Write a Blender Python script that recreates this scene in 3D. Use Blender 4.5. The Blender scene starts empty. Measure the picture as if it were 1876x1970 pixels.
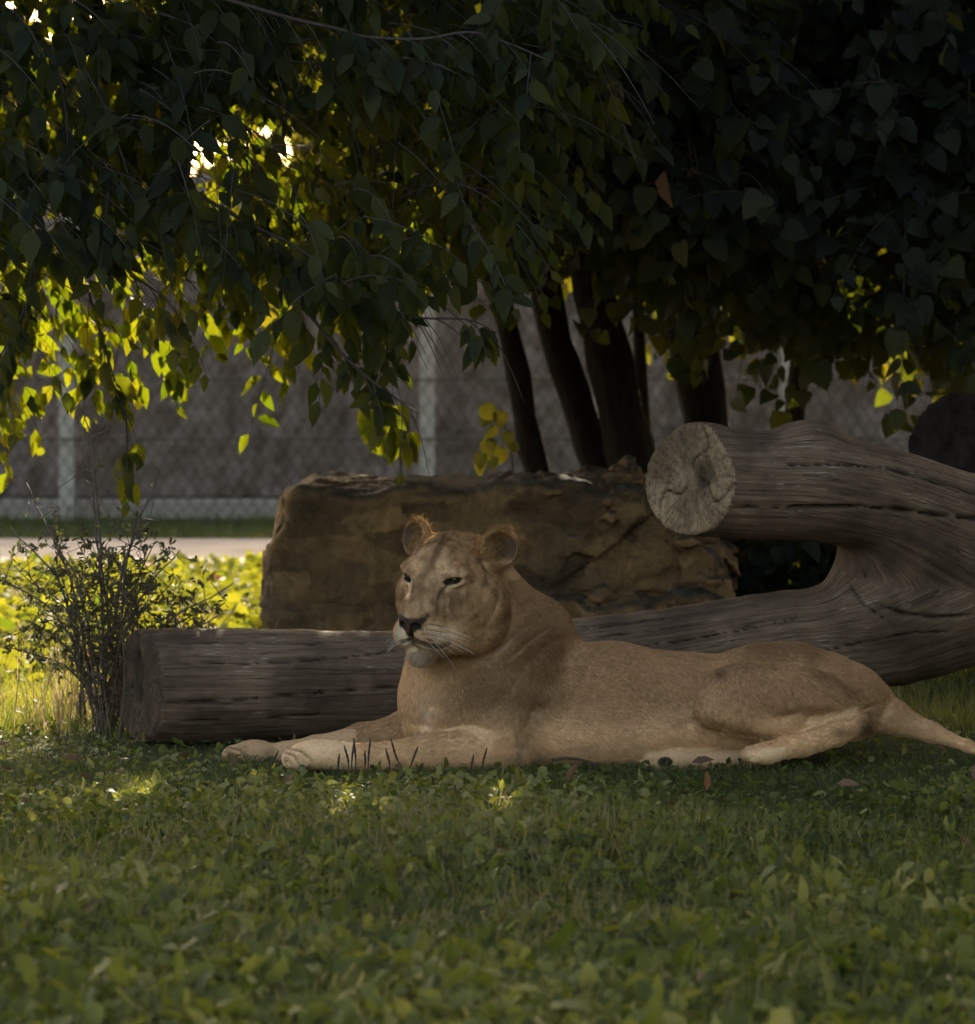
import bpy, math, random
import numpy as np
from mathutils import Vector, Matrix

rng = np.random.default_rng(7)
random.seed(7)
SC = bpy.context.scene
COL = SC.collection

# ------------------------------------------------------------------ camera, sky, sun, exposure
F, U0, V0, H = 7920.0, 938.0, 546.0, 1.4          # focal length / centre / horizon in reference units, eye height
cam_d = bpy.data.cameras.new('camera')
cam = bpy.data.objects.new('camera', cam_d); COL.objects.link(cam)
cam.location = (0, 0, H); cam.rotation_euler = (math.radians(90), 0, 0)
cam_d.sensor_fit = 'HORIZONTAL'; cam_d.sensor_width = 36.0
cam_d.lens = F / 1876.0 * 36.0
cam_d.shift_y = -439.0 / 1876.0
cam_d.clip_start = 0.1; cam_d.clip_end = 2000
cam_d.dof.use_dof = True; cam_d.dof.focus_distance = 11.85; cam_d.dof.aperture_fstop = 5.0
SC.camera = cam

SUN_EL, SUN_AZ = math.radians(27), math.radians(4)
w = bpy.data.worlds.new('World'); SC.world = w; w.use_nodes = True
nt = w.node_tree; nt.nodes.clear()
sky = nt.nodes.new('ShaderNodeTexSky'); sky.sky_type = 'NISHITA'; sky.sun_disc = False
sky.sun_elevation = SUN_EL; sky.sun_rotation = SUN_AZ
sky.air_density = 0.8; sky.dust_density = 5.0; sky.ozone_density = 0.3
bg = nt.nodes.new('ShaderNodeBackground'); bg.inputs["Strength"].default_value = 0.15
wo = nt.nodes.new('ShaderNodeOutputWorld')
tint = nt.nodes.new('ShaderNodeMix'); tint.data_type = 'RGBA'; tint.blend_type = 'MULTIPLY'; tint.inputs[0].default_value = 1.0
tint.inputs[7].default_value = (1.15, 0.98, 0.76, 1)                       # hazy warm evening air
nt.links.new(sky.outputs[0], tint.inputs[6]); nt.links.new(tint.outputs[2], bg.inputs[0]); nt.links.new(bg.outputs[0], wo.inputs[0])
to_sun = Vector((math.sin(SUN_AZ) * math.cos(SUN_EL), math.cos(SUN_AZ) * math.cos(SUN_EL), math.sin(SUN_EL)))
sl = bpy.data.lights.new('sun', 'SUN'); sl.energy = 4.4; sl.angle = math.radians(0.5); sl.color = (1.0, 0.86, 0.66)
so = bpy.data.objects.new('sun', sl); COL.objects.link(so)
so.rotation_euler = (-to_sun).to_track_quat('-Z', 'Y').to_euler(); so.location = (0, 40, 40)
SC.view_settings.view_transform = 'Standard'; SC.view_settings.look = 'None'
SC.view_settings.gamma = 1.0; SC.view_settings.use_curve_mapping = False
SC.view_settings.exposure = 2.4
SC.cycles.max_bounces = 8; SC.cycles.diffuse_bounces = 4; SC.cycles.transmission_bounces = 6
SC.cycles.use_denoising = True
SC.cycles.sample_clamp_indirect = 6.0

def P(u, v, D):
    return np.array([(u - U0) / F * D, D, H - (v - V0) / F * D])
def proj(p):
    return U0 + p[..., 0] / p[..., 1] * F, V0 + (H - p[..., 2]) / p[..., 1] * F
def norm(a):
    return a / np.maximum(np.linalg.norm(a, axis=-1, keepdims=True), 1e-9)
def sstep(a, b, x):
    t = np.clip((x - a) / (b - a), 0, 1); return t * t * (3 - 2 * t)

# ------------------------------------------------------------------ noise
def _hash(ix, iy, iz, seed):
    h = (ix.astype(np.int64) * 374761393 + iy.astype(np.int64) * 668265263 + iz.astype(np.int64) * 2147483647 + seed * 974711) & 0xffffffff
    h = ((h ^ (h >> 13)) * 1274126177) & 0xffffffff
    h = ((h ^ (h >> 16)) * 2246822519) & 0xffffffff
    return ((h >> 8) & 0xffff) / 65535.0
def vnoise(p, seed=0):
    i = np.floor(p).astype(np.int64); f = p - i; f = f * f * (3 - 2 * f)
    r = 0
    for dx in (0, 1):
        for dy in (0, 1):
            for dz in (0, 1):
                wgt = (f[..., 0] if dx else 1 - f[..., 0]) * (f[..., 1] if dy else 1 - f[..., 1]) * (f[..., 2] if dz else 1 - f[..., 2])
                r = r + wgt * _hash(i[..., 0] + dx, i[..., 1] + dy, i[..., 2] + dz, seed)
    return r * 2 - 1
def fbm(p, octaves=4, seed=0):
    r = 0; a = 0.5
    for o in range(octaves):
        r = r + a * vnoise(p * 2 ** o + o * 17.3, seed + o); a *= 0.5
    return r
def worley(p, seed=0):
    i = np.floor(p).astype(np.int64); d1 = np.full(p.shape[:-1], 9.0); d2 = d1.copy(); cid = np.zeros(p.shape[:-1])
    for dx in (-1, 0, 1):
        for dy in (-1, 0, 1):
            for dz in (-1, 0, 1):
                c = i + np.array([dx, dy, dz])
                h = [_hash(c[..., 0], c[..., 1], c[..., 2], seed + k * 31) for k in range(4)]
                q = c + np.stack(h[:3], -1)
                d = np.linalg.norm(p - q, axis=-1)
                nearer = d < d1
                d2 = np.where(nearer, d1, np.minimum(d2, d)); cid = np.where(nearer, h[3], cid); d1 = np.where(nearer, d, d1)
    return d1, d2, cid

def gz(x, y):
    """ground height"""
    x = np.asarray(x, float); y = np.asarray(y, float)
    p = np.stack([x * 0.9, y * 0.9, 0 * x], -1)
    a = 0.035 * vnoise(p, 3) + 0.02 * vnoise(p * 2.7, 4)
    fade = sstep(19.5, 18.0, y) if np.ndim(y) else float(sstep(19.5, 18.0, y))
    near_lion = np.exp(-((x - 0.35) / 1.3) ** 2 - ((y - 12.0) / 0.7) ** 2)
    return a * fade * (1 - 0.8 * near_lion)

# ------------------------------------------------------------------ object helpers
def tag(o, label=None, cat=None, group=None, kind=None):
    if label: o['label'] = label
    if cat: o['category'] = cat
    if group: o['group'] = group
    if kind: o['kind'] = kind
    return o
def empty(name, loc, label=None, cat=None, group=None):
    o = bpy.data.objects.new(name, None); COL.objects.link(o); o.location = Vector(loc); o.empty_display_size = 0.1
    return tag(o, label, cat, group)
def link_child(o, parent):
    """world coordinates stay: a part undoes its thing's location; parts themselves sit at identity"""
    if parent is not None:
        o.parent = parent
        o.matrix_parent_inverse = Matrix.Translation(-parent.location) if parent.parent is None else Matrix.Identity(4)
def make_mesh(name, verts, faces, mat, smooth=True, attrs=None):
    """faces: list of arrays (n,k)"""
    if isinstance(faces, np.ndarray): faces = [faces]
    me = bpy.data.meshes.new(name)
    verts = np.ascontiguousarray(verts, np.float32)
    me.vertices.add(len(verts)); me.vertices.foreach_set('co', verts.ravel())
    idx = np.concatenate([f.ravel() for f in faces]).astype(np.int32)
    tot = np.concatenate([np.full(len(f), f.shape[1]) for f in faces]).astype(np.int32)
    st = np.concatenate([[0], np.cumsum(tot)[:-1]]).astype(np.int32)
    me.loops.add(len(idx)); me.loops.foreach_set('vertex_index', idx)
    me.polygons.add(len(tot)); me.polygons.foreach_set('loop_start', st)
    me.polygons.foreach_set('use_smooth', np.full(len(tot), smooth))
    for k, a in (attrs or {}).items():
        a = np.asarray(a, np.float32)
        if a.ndim == 1:
            at = me.attributes.new(k, 'FLOAT', 'POINT'); at.data.foreach_set('value', a)
        else:
            if a.shape[1] == 3: a = np.concatenate([a, np.ones((len(a), 1), np.float32)], 1)
            at = me.attributes.new(k, 'FLOAT_COLOR', 'POINT'); at.data.foreach_set('color', np.ascontiguousarray(a).ravel())
    me.update(calc_edges=True)
    if mat: me.materials.append(mat)
    return me
def mesh_obj(name, verts, faces, mat, parent=None, smooth=True, attrs=None):
    me = make_mesh(name, verts, faces, mat, smooth, attrs)
    o = bpy.data.objects.new(name, me); COL.objects.link(o); link_child(o, parent)
    return o
class MB:
    """collects boxes, tubes and leaves"""
    def __init__(s): s.v = []; s.f4 = []; s.f3 = []; s.n = 0
    def add(s, v, f4=None, f3=None):
        s.v.append(np.asarray(v, float))
        if f4 is not None and len(f4): s.f4.append(np.asarray(f4) + s.n)
        if f3 is not None and len(f3): s.f3.append(np.asarray(f3) + s.n)
        s.n += len(v)
    def box(s, lo, hi, bev=0.0):
        x0, y0, z0 = lo; x1, y1, z1 = hi
        if bev <= 0:
            v = [(x0, y0, z0), (x1, y0, z0), (x1, y1, z0), (x0, y1, z0), (x0, y0, z1), (x1, y0, z1), (x1, y1, z1), (x0, y1, z1)]
            s.add(v, [(0, 3, 2, 1), (4, 5, 6, 7), (0, 1, 5, 4), (1, 2, 6, 5), (2, 3, 7, 6), (3, 0, 4, 7)])
        else:
            b = bev; ring = lambda z, i: [(x0 + b - i, y0 + 0 + (0 if i else b), z)]
            def octa(z, t):
                a = b * t
                return [(x0 + b + a, y0 + a, z), (x1 - b - a, y0 + a, z), (x1 - a, y0 + b + a, z), (x1 - a, y1 - b - a, z), (x1 - b - a, y1 - a, z), (x0 + b + a, y1 - a, z), (x0 + a, y1 - b - a, z), (x0 + a, y0 + b + a, z)]
            v = octa(z0, 1) + octa(z0 + b, 0) + octa(z1 - b, 0) + octa(z1, 1)
            f = [(r * 8 + i, r * 8 + (i + 1) % 8, r * 8 + 8 + (i + 1) % 8, r * 8 + 8 + i) for r in range(3) for i in range(8)]
            f += [(24, 25, 26, 27), (24, 27, 28, 31), (28, 29, 30, 31), (3, 2, 1, 0), (7, 4, 3, 0), (7, 6, 5, 4)]
            s.add(v, f)
    def tube(s, pts, rad, n=8, cap=True):
        pts = np.asarray(pts, float); m = len(pts)
        rad = np.broadcast_to(np.asarray(rad, float), (m,))
        t = np.gradient(pts, axis=0); t = norm(t)
        ref = np.array([0, 0, 1.0]) if abs(t[0, 2]) < 0.9 else np.array([1.0, 0, 0])
        a = np.zeros_like(pts); 
        for i in range(m):
            ref = ref - t[i] * ref.dot(t[i]); ref = ref / max(np.linalg.norm(ref), 1e-9); a[i] = ref
        b = np.cross(t, a)
        th = np.arange(n) / n * 2 * math.pi
        v = pts[:, None] + rad[:, None, None] * (np.cos(th)[None, :, None] * a[:, None] + np.sin(th)[None, :, None] * b[:, None])
        i, j = np.meshgrid(np.arange(m - 1), np.arange(n), indexing='ij')
        f = np.stack([i * n + j, i * n + (j + 1) % n, (i + 1) * n + (j + 1) % n, (i + 1) * n + j], -1).reshape(-1, 4)
        v = v.reshape(-1, 3); f3 = []
        if cap:
            v = np.concatenate([v, pts[:1], pts[-1:]])
            f3 = [(m * n, (k + 1) % n, k) for k in range(n)] + [(m * n + 1, (m - 1) * n + k, (m - 1) * n + (k + 1) % n) for k in range(n)]
        s.add(v, f, f3)
    def build(s, name, mat, parent=None, smooth=True, attrs=None):
        fs = []
        if s.f4: fs.append(np.concatenate(s.f4))
        if s.f3: fs.append(np.concatenate(s.f3))
        return mesh_obj(name, np.concatenate(s.v), fs, mat, parent, smooth, attrs)

def spline(pts, n):
    """Catmull-Rom through pts"""
    pts = np.asarray(pts, float)
    q = np.concatenate([2 * pts[:1] - pts[1:2], pts, 2 * pts[-1:] - pts[-2:-1]])
    t = np.linspace(0, len(pts) - 1 - 1e-6, n); i = t.astype(int); f = (t - i)[:, None]
    p0, p1, p2, p3 = q[i], q[i + 1], q[i + 2], q[i + 3]
    return 0.5 * (2 * p1 + (p2 - p0) * f + (2 * p0 - 5 * p1 + 4 * p2 - p3) * f ** 2 + (3 * p1 - p0 - 3 * p2 + p3) * f ** 3)

# ------------------------------------------------------------------ materials
class NT:
    def __init__(s, name):
        s.m = bpy.data.materials.new(name); s.m.use_nodes = True; s.t = s.m.node_tree; s.t.nodes.clear()
        s.out = s.n('ShaderNodeOutputMaterial')
    def n(s, typ, **kw):
        x = s.t.nodes.new(typ)
        for k, v in kw.items():
            setattr(x, k, v)
        return x
    def l(s, a, b): s.t.links.new(a, b)
    def attr(s, name): return s.n('ShaderNodeAttribute', attribute_name=name)
    def noise(s, vec=None, scale=5.0, detail=4.0, rough=0.55, dist=0.0):
        x = s.n('ShaderNodeTexNoise'); x.inputs['Scale'].default_value = scale; x.inputs['Detail'].default_value = detail
        x.inputs['Roughness'].default_value = rough; x.inputs['Distortion'].default_value = dist
        if vec is not None: s.l(vec, x.inputs['Vector'])
        return x
    def mapping(s, vec, scale=(1, 1, 1)):
        x = s.n('ShaderNodeMapping'); x.inputs['Scale'].default_value = scale; s.l(vec, x.inputs['Vector']); return x.outputs[0]
    def ramp(s, fac, stops):
        x = s.n('ShaderNodeValToRGB'); e = x.color_ramp.elements
        while len(e) < len(stops): e.new(0.5)
        for i, (p, c) in enumerate(stops):
            e[i].position = p; e[i].color = (*c, 1) if len(c) == 3 else c
        s.l(fac, x.inputs['Fac']); return x.outputs['Color']
    def mix(s, fac, a, b, blend='MIX'):
        x = s.n('ShaderNodeMix', data_type='RGBA', blend_type=blend)
        for sock, val in ((x.inputs['Factor'], fac), (x.inputs['A'], a), (x.inputs['B'], b)):
            pass
        def put(sock, val):
            if hasattr(val, 'is_output'): s.l(val, sock)
            elif isinstance(val, (tuple, list)): sock.default_value = (*val, 1) if len(val) == 3 else val
            else: sock.default_value = val
        put(x.inputs[0], fac); put(x.inputs[6], a); put(x.inputs[7], b)
        return x.outputs[2]
    def bump(s, h, strength=0.5, dist=0.01, normal=None):
        x = s.n('ShaderNodeBump'); x.inputs['Strength'].default_value = strength; x.inputs['Distance'].default_value = dist
        s.l(h, x.inputs['Height'])
        if normal is not None: s.l(normal, x.inputs['Normal'])
        return x.outputs[0]
    def pbsdf(s, col, rough=0.6, spec=0.3, normal=None, metal=0.0):
        x = s.n('ShaderNodeBsdfPrincipled')
        if hasattr(col, 'is_output'): s.l(col, x.inputs['Base Color'])
        else: x.inputs['Base Color'].default_value = (*col, 1)
        if hasattr(rough, 'is_output'): s.l(rough, x.inputs['Roughness'])
        else: x.inputs['Roughness'].default_value = rough
        x.inputs['Specular IOR Level'].default_value = spec; x.inputs['Metallic'].default_value = metal
        if normal is not None: s.l(normal, x.inputs['Normal'])
        return x.outputs[0]
    def done(s, shader): s.l(shader, s.out.inputs['Surface']); return s.m
    def pos(s): return s.n('ShaderNodeNewGeometry').outputs['Position']

def leaf_material(name, stops, trans_stops, trans=0.4, rough=0.5, spec=0.25, obj_random=False):
    m = NT(name)
    if obj_random: fac = m.n('ShaderNodeObjectInfo').outputs['Random']
    else: fac = m.attr('tint').outputs['Fac']
    nz = m.noise(m.pos(), 60, 3)
    col = m.ramp(fac, stops); col = m.mix(0.35, col, m.mix(1.0, col, m.ramp(nz.outputs[0], [(0.3, (0.55, 0.55, 0.5)), (0.7, (1.3, 1.3, 1.2))]), 'MULTIPLY'))
    tcol = m.ramp(fac, trans_stops)
    b = m.pbsdf(col, rough, spec, m.bump(nz.outputs[0], 0.3, 0.004))
    t = m.n('ShaderNodeBsdfTranslucent'); m.l(tcol, t.inputs[0])
    x = m.n('ShaderNodeMixShader'); x.inputs[0].default_value = trans; m.l(b, x.inputs[1]); m.l(t.outputs[0], x.inputs[2])
    return m.done(x.outputs[0])

def mat_simple(name, c1, c2, scale=20, rough=0.7, spec=0.3, bump=0.3, bdist=0.004, stretch=(1, 1, 1)):
    m = NT(name); vec = m.mapping(m.pos(), stretch); nz = m.noise(vec, scale, 5, 0.6)
    return m.done(m.pbsdf(m.ramp(nz.outputs[0], [(0.3, c1), (0.7, c2)]), rough, spec, m.bump(nz.outputs[0], bump, bdist)))

M_bark = mat_simple('bark', (0.006, 0.005, 0.004), (0.024, 0.018, 0.014), 14, 0.9, 0.15, 0.9, 0.02, (3, 3, 0.6))
M_barkpale = mat_simple('pale bark', (0.05, 0.045, 0.04), (0.13, 0.12, 0.1), 14, 0.85, 0.2, 0.8, 0.01, (3, 3, 0.6))
M_twig = mat_simple('twig bark', (0.03, 0.024, 0.02), (0.075, 0.06, 0.054), 60, 0.8)
M_stem = mat_simple('shrub stem', (0.06, 0.045, 0.04), (0.13, 0.1, 0.085), 60, 0.8)
M_metal = mat_simple('galvanised steel', (0.42, 0.39, 0.345), (0.54, 0.505, 0.45), 12, 0.55, 0.4, 0.15, 0.002)
M_wire = mat_simple('fence wire', (0.045, 0.045, 0.043), (0.07, 0.07, 0.066), 12, 0.9, 0.0, 0.1, 0.001)
M_concrete = mat_simple('concrete', (0.30, 0.27, 0.24), (0.42, 0.38, 0.33), 9, 0.9, 0.2, 0.5, 0.006)
M_spike = mat_simple('seed spike', (0.035, 0.024, 0.018), (0.085, 0.06, 0.042), 300, 0.9, 0.1, 1.0, 0.002)
M_deadleaf = leaf_material('dead leaf', [(0, (0.10, 0.05, 0.028)), (1, (0.17, 0.085, 0.045))], [(0, (0.25, 0.1, 0.04)), (1, (0.35, 0.15, 0.05))], 0.3, 0.7, 0.15, True)

L_ST = [(0.0, (0.006, 0.009, 0.0065)), (0.5, (0.011, 0.0155, 0.0095)), (1.0, (0.022, 0.029, 0.0145))]
L_TR = [(0.0, (0.24, 0.36, 0.006)), (0.5, (0.40, 0.50, 0.008)), (1.0, (0.58, 0.56, 0.012))]
M_leafA = leaf_material('hackberry leaf', L_ST, L_TR, 0.145, .6, .08)
M_leafAo = leaf_material('hackberry leaf single', L_ST, L_TR, 0.145, .6, .08, obj_random=True)
C_ST = [(0.0, (0.0085, 0.0115, 0.012)), (0.5, (0.014, 0.019, 0.0175)), (1.0, (0.027, 0.034, 0.024))]
C_TR = [(0.0, (0.2, 0.28, 0.012)), (0.6, (0.36, 0.38, 0.016)), (1.0, (0.5, 0.40, 0.02))]
M_leafB = leaf_material('linden leaf', C_ST, C_TR, 0.11, .6, .08)
M_leafBo = leaf_material('linden leaf single', C_ST, C_TR, 0.11, .6, .08, obj_random=True)
M_cover = leaf_material('ground cover leaf', [(0, (0.019, 0.026, 0.008)), (0.45, (0.050, 0.063, 0.018)), (0.85, (0.100, 0.112, 0.032)), (1, (0.15, 0.145, 0.065))],
                        [(0, (0.12, 0.18, 0.015)), (1, (0.36, 0.38, 0.04))], 0.25, 0.6, 0.14)
M_grass = leaf_material('grass blade', [(0, (0.021, 0.034, 0.010)), (0.6, (0.048, 0.068, 0.020)), (0.9, (0.088, 0.104, 0.040)), (1, (0.16, 0.135, 0.08))],
                        [(0, (0.14, 0.21, 0.015)), (0.7, (0.36, 0.38, 0.03)), (1, (0.50, 0.40, 0.10))], 0.26, 0.5, 0.3)
M_weed = leaf_material('sunlit weed leaf', [(0, (0.025, 0.035, 0.008)), (1, (0.065, 0.075, 0.015))], [(0, (0.14, 0.20, 0.01)), (1, (0.36, 0.36, 0.02))], 0.22, 0.7, 0.05)
M_shrubleaf = leaf_material('shrub leaf', [(0, (0.027, 0.026, 0.017)), (1, (0.066, 0.062, 0.042))], [(0, (0.1, 0.14, 0.03)), (1, (0.2, 0.2, 0.04))], 0.25, 0.6, 0.2)
M_dry = leaf_material('dry grass', [(0, (0.06, 0.05, 0.035)), (1, (0.18, 0.15, 0.1))], [(0, (0.2, 0.16, 0.07)), (1, (0.4, 0.32, 0.16))], 0.3, 0.7, 0.2)

# ------------------------------------------------------------------ leaves
def leaf_template(st, curl=0.12, fold=0.3):
    """st: (y, half width) stations; returns verts, tris/quads"""
    v = []; f4 = []; f3 = []
    rows = []
    for y, hw in st:
        z = -curl * y * y
        if hw < 1e-6: rows.append((len(v),)); v.append((0, y, z))
        else:
            rows.append((len(v), len(v) + 1, len(v) + 2)); v += [(-hw, y, z + fold * hw), (0, y, z), (hw, y, z + fold * hw)]
    for a, b in zip(rows[:-1], rows[1:]):
        if len(a) == 3 and len(b) == 3:
            f3 += [(a[0], a[1], b[1]), (a[0], b[1], b[0]), (a[1], a[2], b[2]), (a[1], b[2], b[1])]
        elif len(a) == 1: f3 += [(a[0], b[1], b[0]), (a[0], b[2], b[1])]
        else: f3 += [(a[0], a[1], b[0]), (a[1], a[2], b[0])]
    return np.array(v, float), np.array(f3)
T_point = leaf_template([(0, 0), (0.12, 0.17), (0.38, 0.26), (0.62, 0.2), (0.82, 0.09), (1.0, 0)], 0.22, 0.35)
T_pointlo = leaf_template([(0, 0), (0.3, 0.25), (0.66, 0.18), (1.0, 0)], 0.2, 0.35)
T_heart = leaf_template([(0, 0.0), (-0.06, 0.2), (0.12, 0.42), (0.38, 0.44), (0.55, 0.36), (0.62, 0.38), (0.78, 0.22), (1.0, 0)], 0.3, 0.28)
T_heartlo = leaf_template([(0, 0.0), (0.08, 0.4), (0.45, 0.42), (0.78, 0.2), (1.0, 0)], 0.3, 0.28)
T_round = leaf_template([(0, 0), (0.25, 0.3), (0.6, 0.42), (0.88, 0.26), (1.0, 0)], 0.35, 0.25)
T_lance = leaf_template([(0, 0.03), (0.35, 0.2), (0.7, 0.17), (1.0, 0)], 0.4, 0.4)
T_lobe = leaf_template([(0, 0.03), (0.25, 0.16), (0.33, 0.09), (0.55, 0.26), (0.63, 0.15), (0.85, 0.24), (1.0, 0)], 0.3, 0.3)
T_blade = (np.array([(-.018, 0, 0), (.018, 0, 0), (-.014, .5, -.09), (.014, .5, -.09), (0, 1, -.35)]), np.array([(0, 1, 3), (0, 3, 2), (2, 3, 4)]))

def frames(ax, nr):
    ax = norm(ax); nr = norm(nr - ax * np.sum(ax * nr, -1, keepdims=True)); sd = np.cross(ax, nr)
    return np.stack([sd, ax, nr], -1)          # columns side, axis, normal
def leaves_mesh(T, pos, R, sc, tint):
    tv, tf = T; N = len(pos)
    v = np.einsum('nij,kj->nki', R * np.asarray(sc)[:, None, None], tv) + pos[:, None]
    f = tf[None] + (np.arange(N) * len(tv))[:, None, None]
    return v.reshape(-1, 3), f.reshape(-1, 3), np.repeat(tint, len(tv))
def leaf_stuff(name, T, pos, R, sc, tint, mat, parent=None):
    v, f, t = leaves_mesh(T, pos, R, sc, tint)
    o = mesh_obj(name, v, f, mat, parent, True, {'tint': t}); o['kind'] = 'stuff'
    return o
def leaf_objects(name, T, pos, R, sc, mat, parent):
    me = make_mesh(name, T[0], T[1], mat)
    proto = bpy.data.objects.new(name, me); 
    for i in range(len(pos)):
        o = proto if i == 0 else proto.copy()
        M = np.eye(4); M[:3, :3] = R[i] * sc[i]; M[:3, 3] = pos[i]
        COL.objects.link(o)
        o.parent = parent; o.matrix_parent_inverse = Matrix.Translation(parent.location).inverted()
        o.matrix_basis = Matrix(M.tolist())

# ------------------------------------------------------------------ signed distance modelling + surface nets
class SDF:
    def __init__(s): s.pr = []
    def ell(s, c, r, R=None, k=0.02, op='add', flow=None):
        c = np.asarray(c, float); r = np.asarray(r, float); R = np.eye(3) if R is None else np.asarray(R, float)
        s.pr.append(dict(t='ell', c=c, r=r, R=R, k=k, op=op, bc=c, br=r.max(), flow=flow))
    def cone(s, a, b, r1, r2, k=0.02, op='add', flow=None):
        a = np.asarray(a, float); b = np.asarray(b, float)
        s.pr.append(dict(t='cone', a=a, b=b, r1=r1, r2=r2, k=k, op=op, bc=(a + b) / 2, br=np.linalg.norm(b - a) / 2 + max(r1, r2), flow=flow if flow is not None else b - a))
    def chain(s, pts, rad, k=0.02, flow=None):
        for i in range(len(pts) - 1): s.cone(pts[i], pts[i + 1], rad[i], rad[i + 1], k if i == 0 else min(k, 0.02), flow=flow)
    def cup(s, c, r, R, off, r2, k=0.01, flow=None):
        s.pr.append(dict(t='cup', c=np.asarray(c, float), r=np.asarray(r, float), R=np.asarray(R, float), off=np.asarray(off, float), r2=np.asarray(r2, float), k=k, op='add', bc=np.asarray(c, float), br=max(r), flow=flow))
    def fn(s, f, c, br, k=0.01, op='add'):
        s.pr.append(dict(t='fn', f=f, k=k, op=op, bc=np.asarray(c, float), br=br, flow=None))
    @staticmethod
    def _ell(q, r):
        k0 = np.sqrt(np.sum((q / r) ** 2, -1)); k1 = np.sqrt(np.sum((q / (r * r)) ** 2, -1))
        return k0 * (k0 - 1) / np.maximum(k1, 1e-6)
    def one(s, p, x):
        if p['t'] == 'ell': return s._ell((x - p['c']) @ p['R'].T, p['r'])
        if p['t'] == 'cone':
            ba = p['b'] - p['a']; t = np.clip(((x - p['a']) @ ba) / ba.dot(ba), 0, 1)
            return np.linalg.norm(x - p['a'] - t[..., None] * ba, axis=-1) - (p['r1'] + (p['r2'] - p['r1']) * t)
        if p['t'] == 'cup':
            q = (x - p['c']) @ p['R'].T
            a = s._ell(q, p['r']); b = -s._ell(q - p['off'], p['r2']); k = 0.006
            h = np.maximum(k - np.abs(a - b), 0) / k
            return np.maximum(a, b) + h * h * k / 4
        return p['f'](x)
    def ev(s, x, pr=None):
        d = np.full(x.shape[:-1], 9.0)
        for p in (s.pr if pr is None else pr):
            b = s.one(p, x); k = p['k']
            if p['op'] == 'add':
                h = np.maximum(k - np.abs(d - b), 0) / k; d = np.minimum(d, b) - h * h * k / 4
            else:
                h = np.maximum(k - np.abs(d + b), 0) / k; d = np.maximum(d, -b) + h * h * k / 4
        return d
    def hit(s, u, v, D0=10.5, D1=14.0):
        t = D0
        for i in range(200):
            d = float(s.ev(P(u, v, t)[None])[0])
            if d < 0.0005: break
            t += max(d * 0.7, 0.0003)
            if t > D1: break
        return P(u, v, t)
    def grad(s, x, e=0.004):
        x = np.asarray(x, float); g = np.zeros_like(x)
        for i in range(3):
            dx = np.zeros(3); dx[i] = e
            g[..., i] = s.ev(x + dx) - s.ev(x - dx)
        return norm(g)
    def mesh(s, lo, hi, h, B=16):
        lo = np.asarray(lo, float); n = np.ceil((np.asarray(hi) - lo) / h / B).astype(int)
        N = n * B + 1
        g = np.full(N, 1.0, np.float32)
        bi = np.stack(np.meshgrid(*[np.arange(k) for k in n], indexing='ij'), -1).reshape(-1, 3)
        half = B * h / 2 * math.sqrt(3)
        cen = lo + (bi + 0.5) * B * h
        dc = s.ev(cen)
        ar = np.arange(B + 1); loc = np.stack(np.meshgrid(ar, ar, ar, indexing='ij'), -1) * h
        for b, c, d in zip(bi, cen, dc):
            sl_ = tuple(slice(b[i] * B, b[i] * B + B + 1) for i in range(3))
            if abs(d) > half * 1.35 + 0.01:
                if d < 0: g[sl_] = -1.0
                continue
            pr = [p for p in s.pr if np.linalg.norm(c - p['bc']) - p['br'] < half + p['k'] + 0.06]
            if not pr: continue
            g[sl_] = s.ev(lo + b * B * h + loc, pr)
        return surface_nets(g, lo, h)
def surface_nets(g, lo, h):
    ins = g < 0
    c = [ins[:-1, :-1, :-1], ins[1:, :-1, :-1], ins[:-1, 1:, :-1], ins[1:, 1:, :-1], ins[:-1, :-1, 1:], ins[1:, :-1, 1:], ins[:-1, 1:, 1:], ins[1:, 1:, 1:]]
    anyi = c[0].copy(); alli = c[0].copy()
    for k in c[1:]: anyi |= k; alli &= k
    act = anyi & ~alli
    idx = np.argwhere(act); ids = np.full(act.shape, -1, np.int32); ids[act] = np.arange(len(idx))
    offs = np.array([(0, 0, 0), (1, 0, 0), (0, 1, 0), (1, 1, 0), (0, 0, 1), (1, 0, 1), (0, 1, 1), (1, 1, 1)])
    vals = np.stack([g[tuple((idx + o).T)] for o in offs], 1).astype(float)
    acc = np.zeros((len(idx), 3)); cnt = np.zeros(len(idx))
    for a, b in ((0, 1), (2, 3), (4, 5), (6, 7), (0, 2), (1, 3), (4, 6), (5, 7), (0, 4), (1, 5), (2, 6), (3, 7)):
        va, vb = vals[:, a], vals[:, b]; m = (va < 0) != (vb < 0)
        t = np.where(m, va / np.where(m, va - vb, 1), 0)
        acc += np.where(m[:, None], offs[a] + t[:, None] * (offs[b] - offs[a]), 0); cnt += m
    v = lo + (idx + acc / cnt[:, None]) * h
    quads = []
    for ax in range(3):
        a1, a2 = (ax + 1) % 3, (ax + 2) % 3
        sl0 = [slice(1, -1)] * 3; sl1 = [slice(1, -1)] * 3
        sl0[ax] = slice(0, -1); sl1[ax] = slice(1, None)
        e = ins[tuple(sl0)] != ins[tuple(sl1)]
        q = np.argwhere(e); off = np.ones(3, int); off[ax] = 0; q = q + off
        flip = ins[tuple(q.T)]
        def cell(d1, d2):
            r = q.copy(); r[:, a1] -= d1; r[:, a2] -= d2; return ids[tuple(r.T)]
        f = np.stack([cell(1, 1), cell(0, 1), cell(0, 0), cell(1, 0)], 1)
        f[~flip] = f[~flip][:, ::-1]
        quads.append(f)
    f = np.concatenate(quads); f = f[(f >= 0).all(1)]
    return v, f
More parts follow.
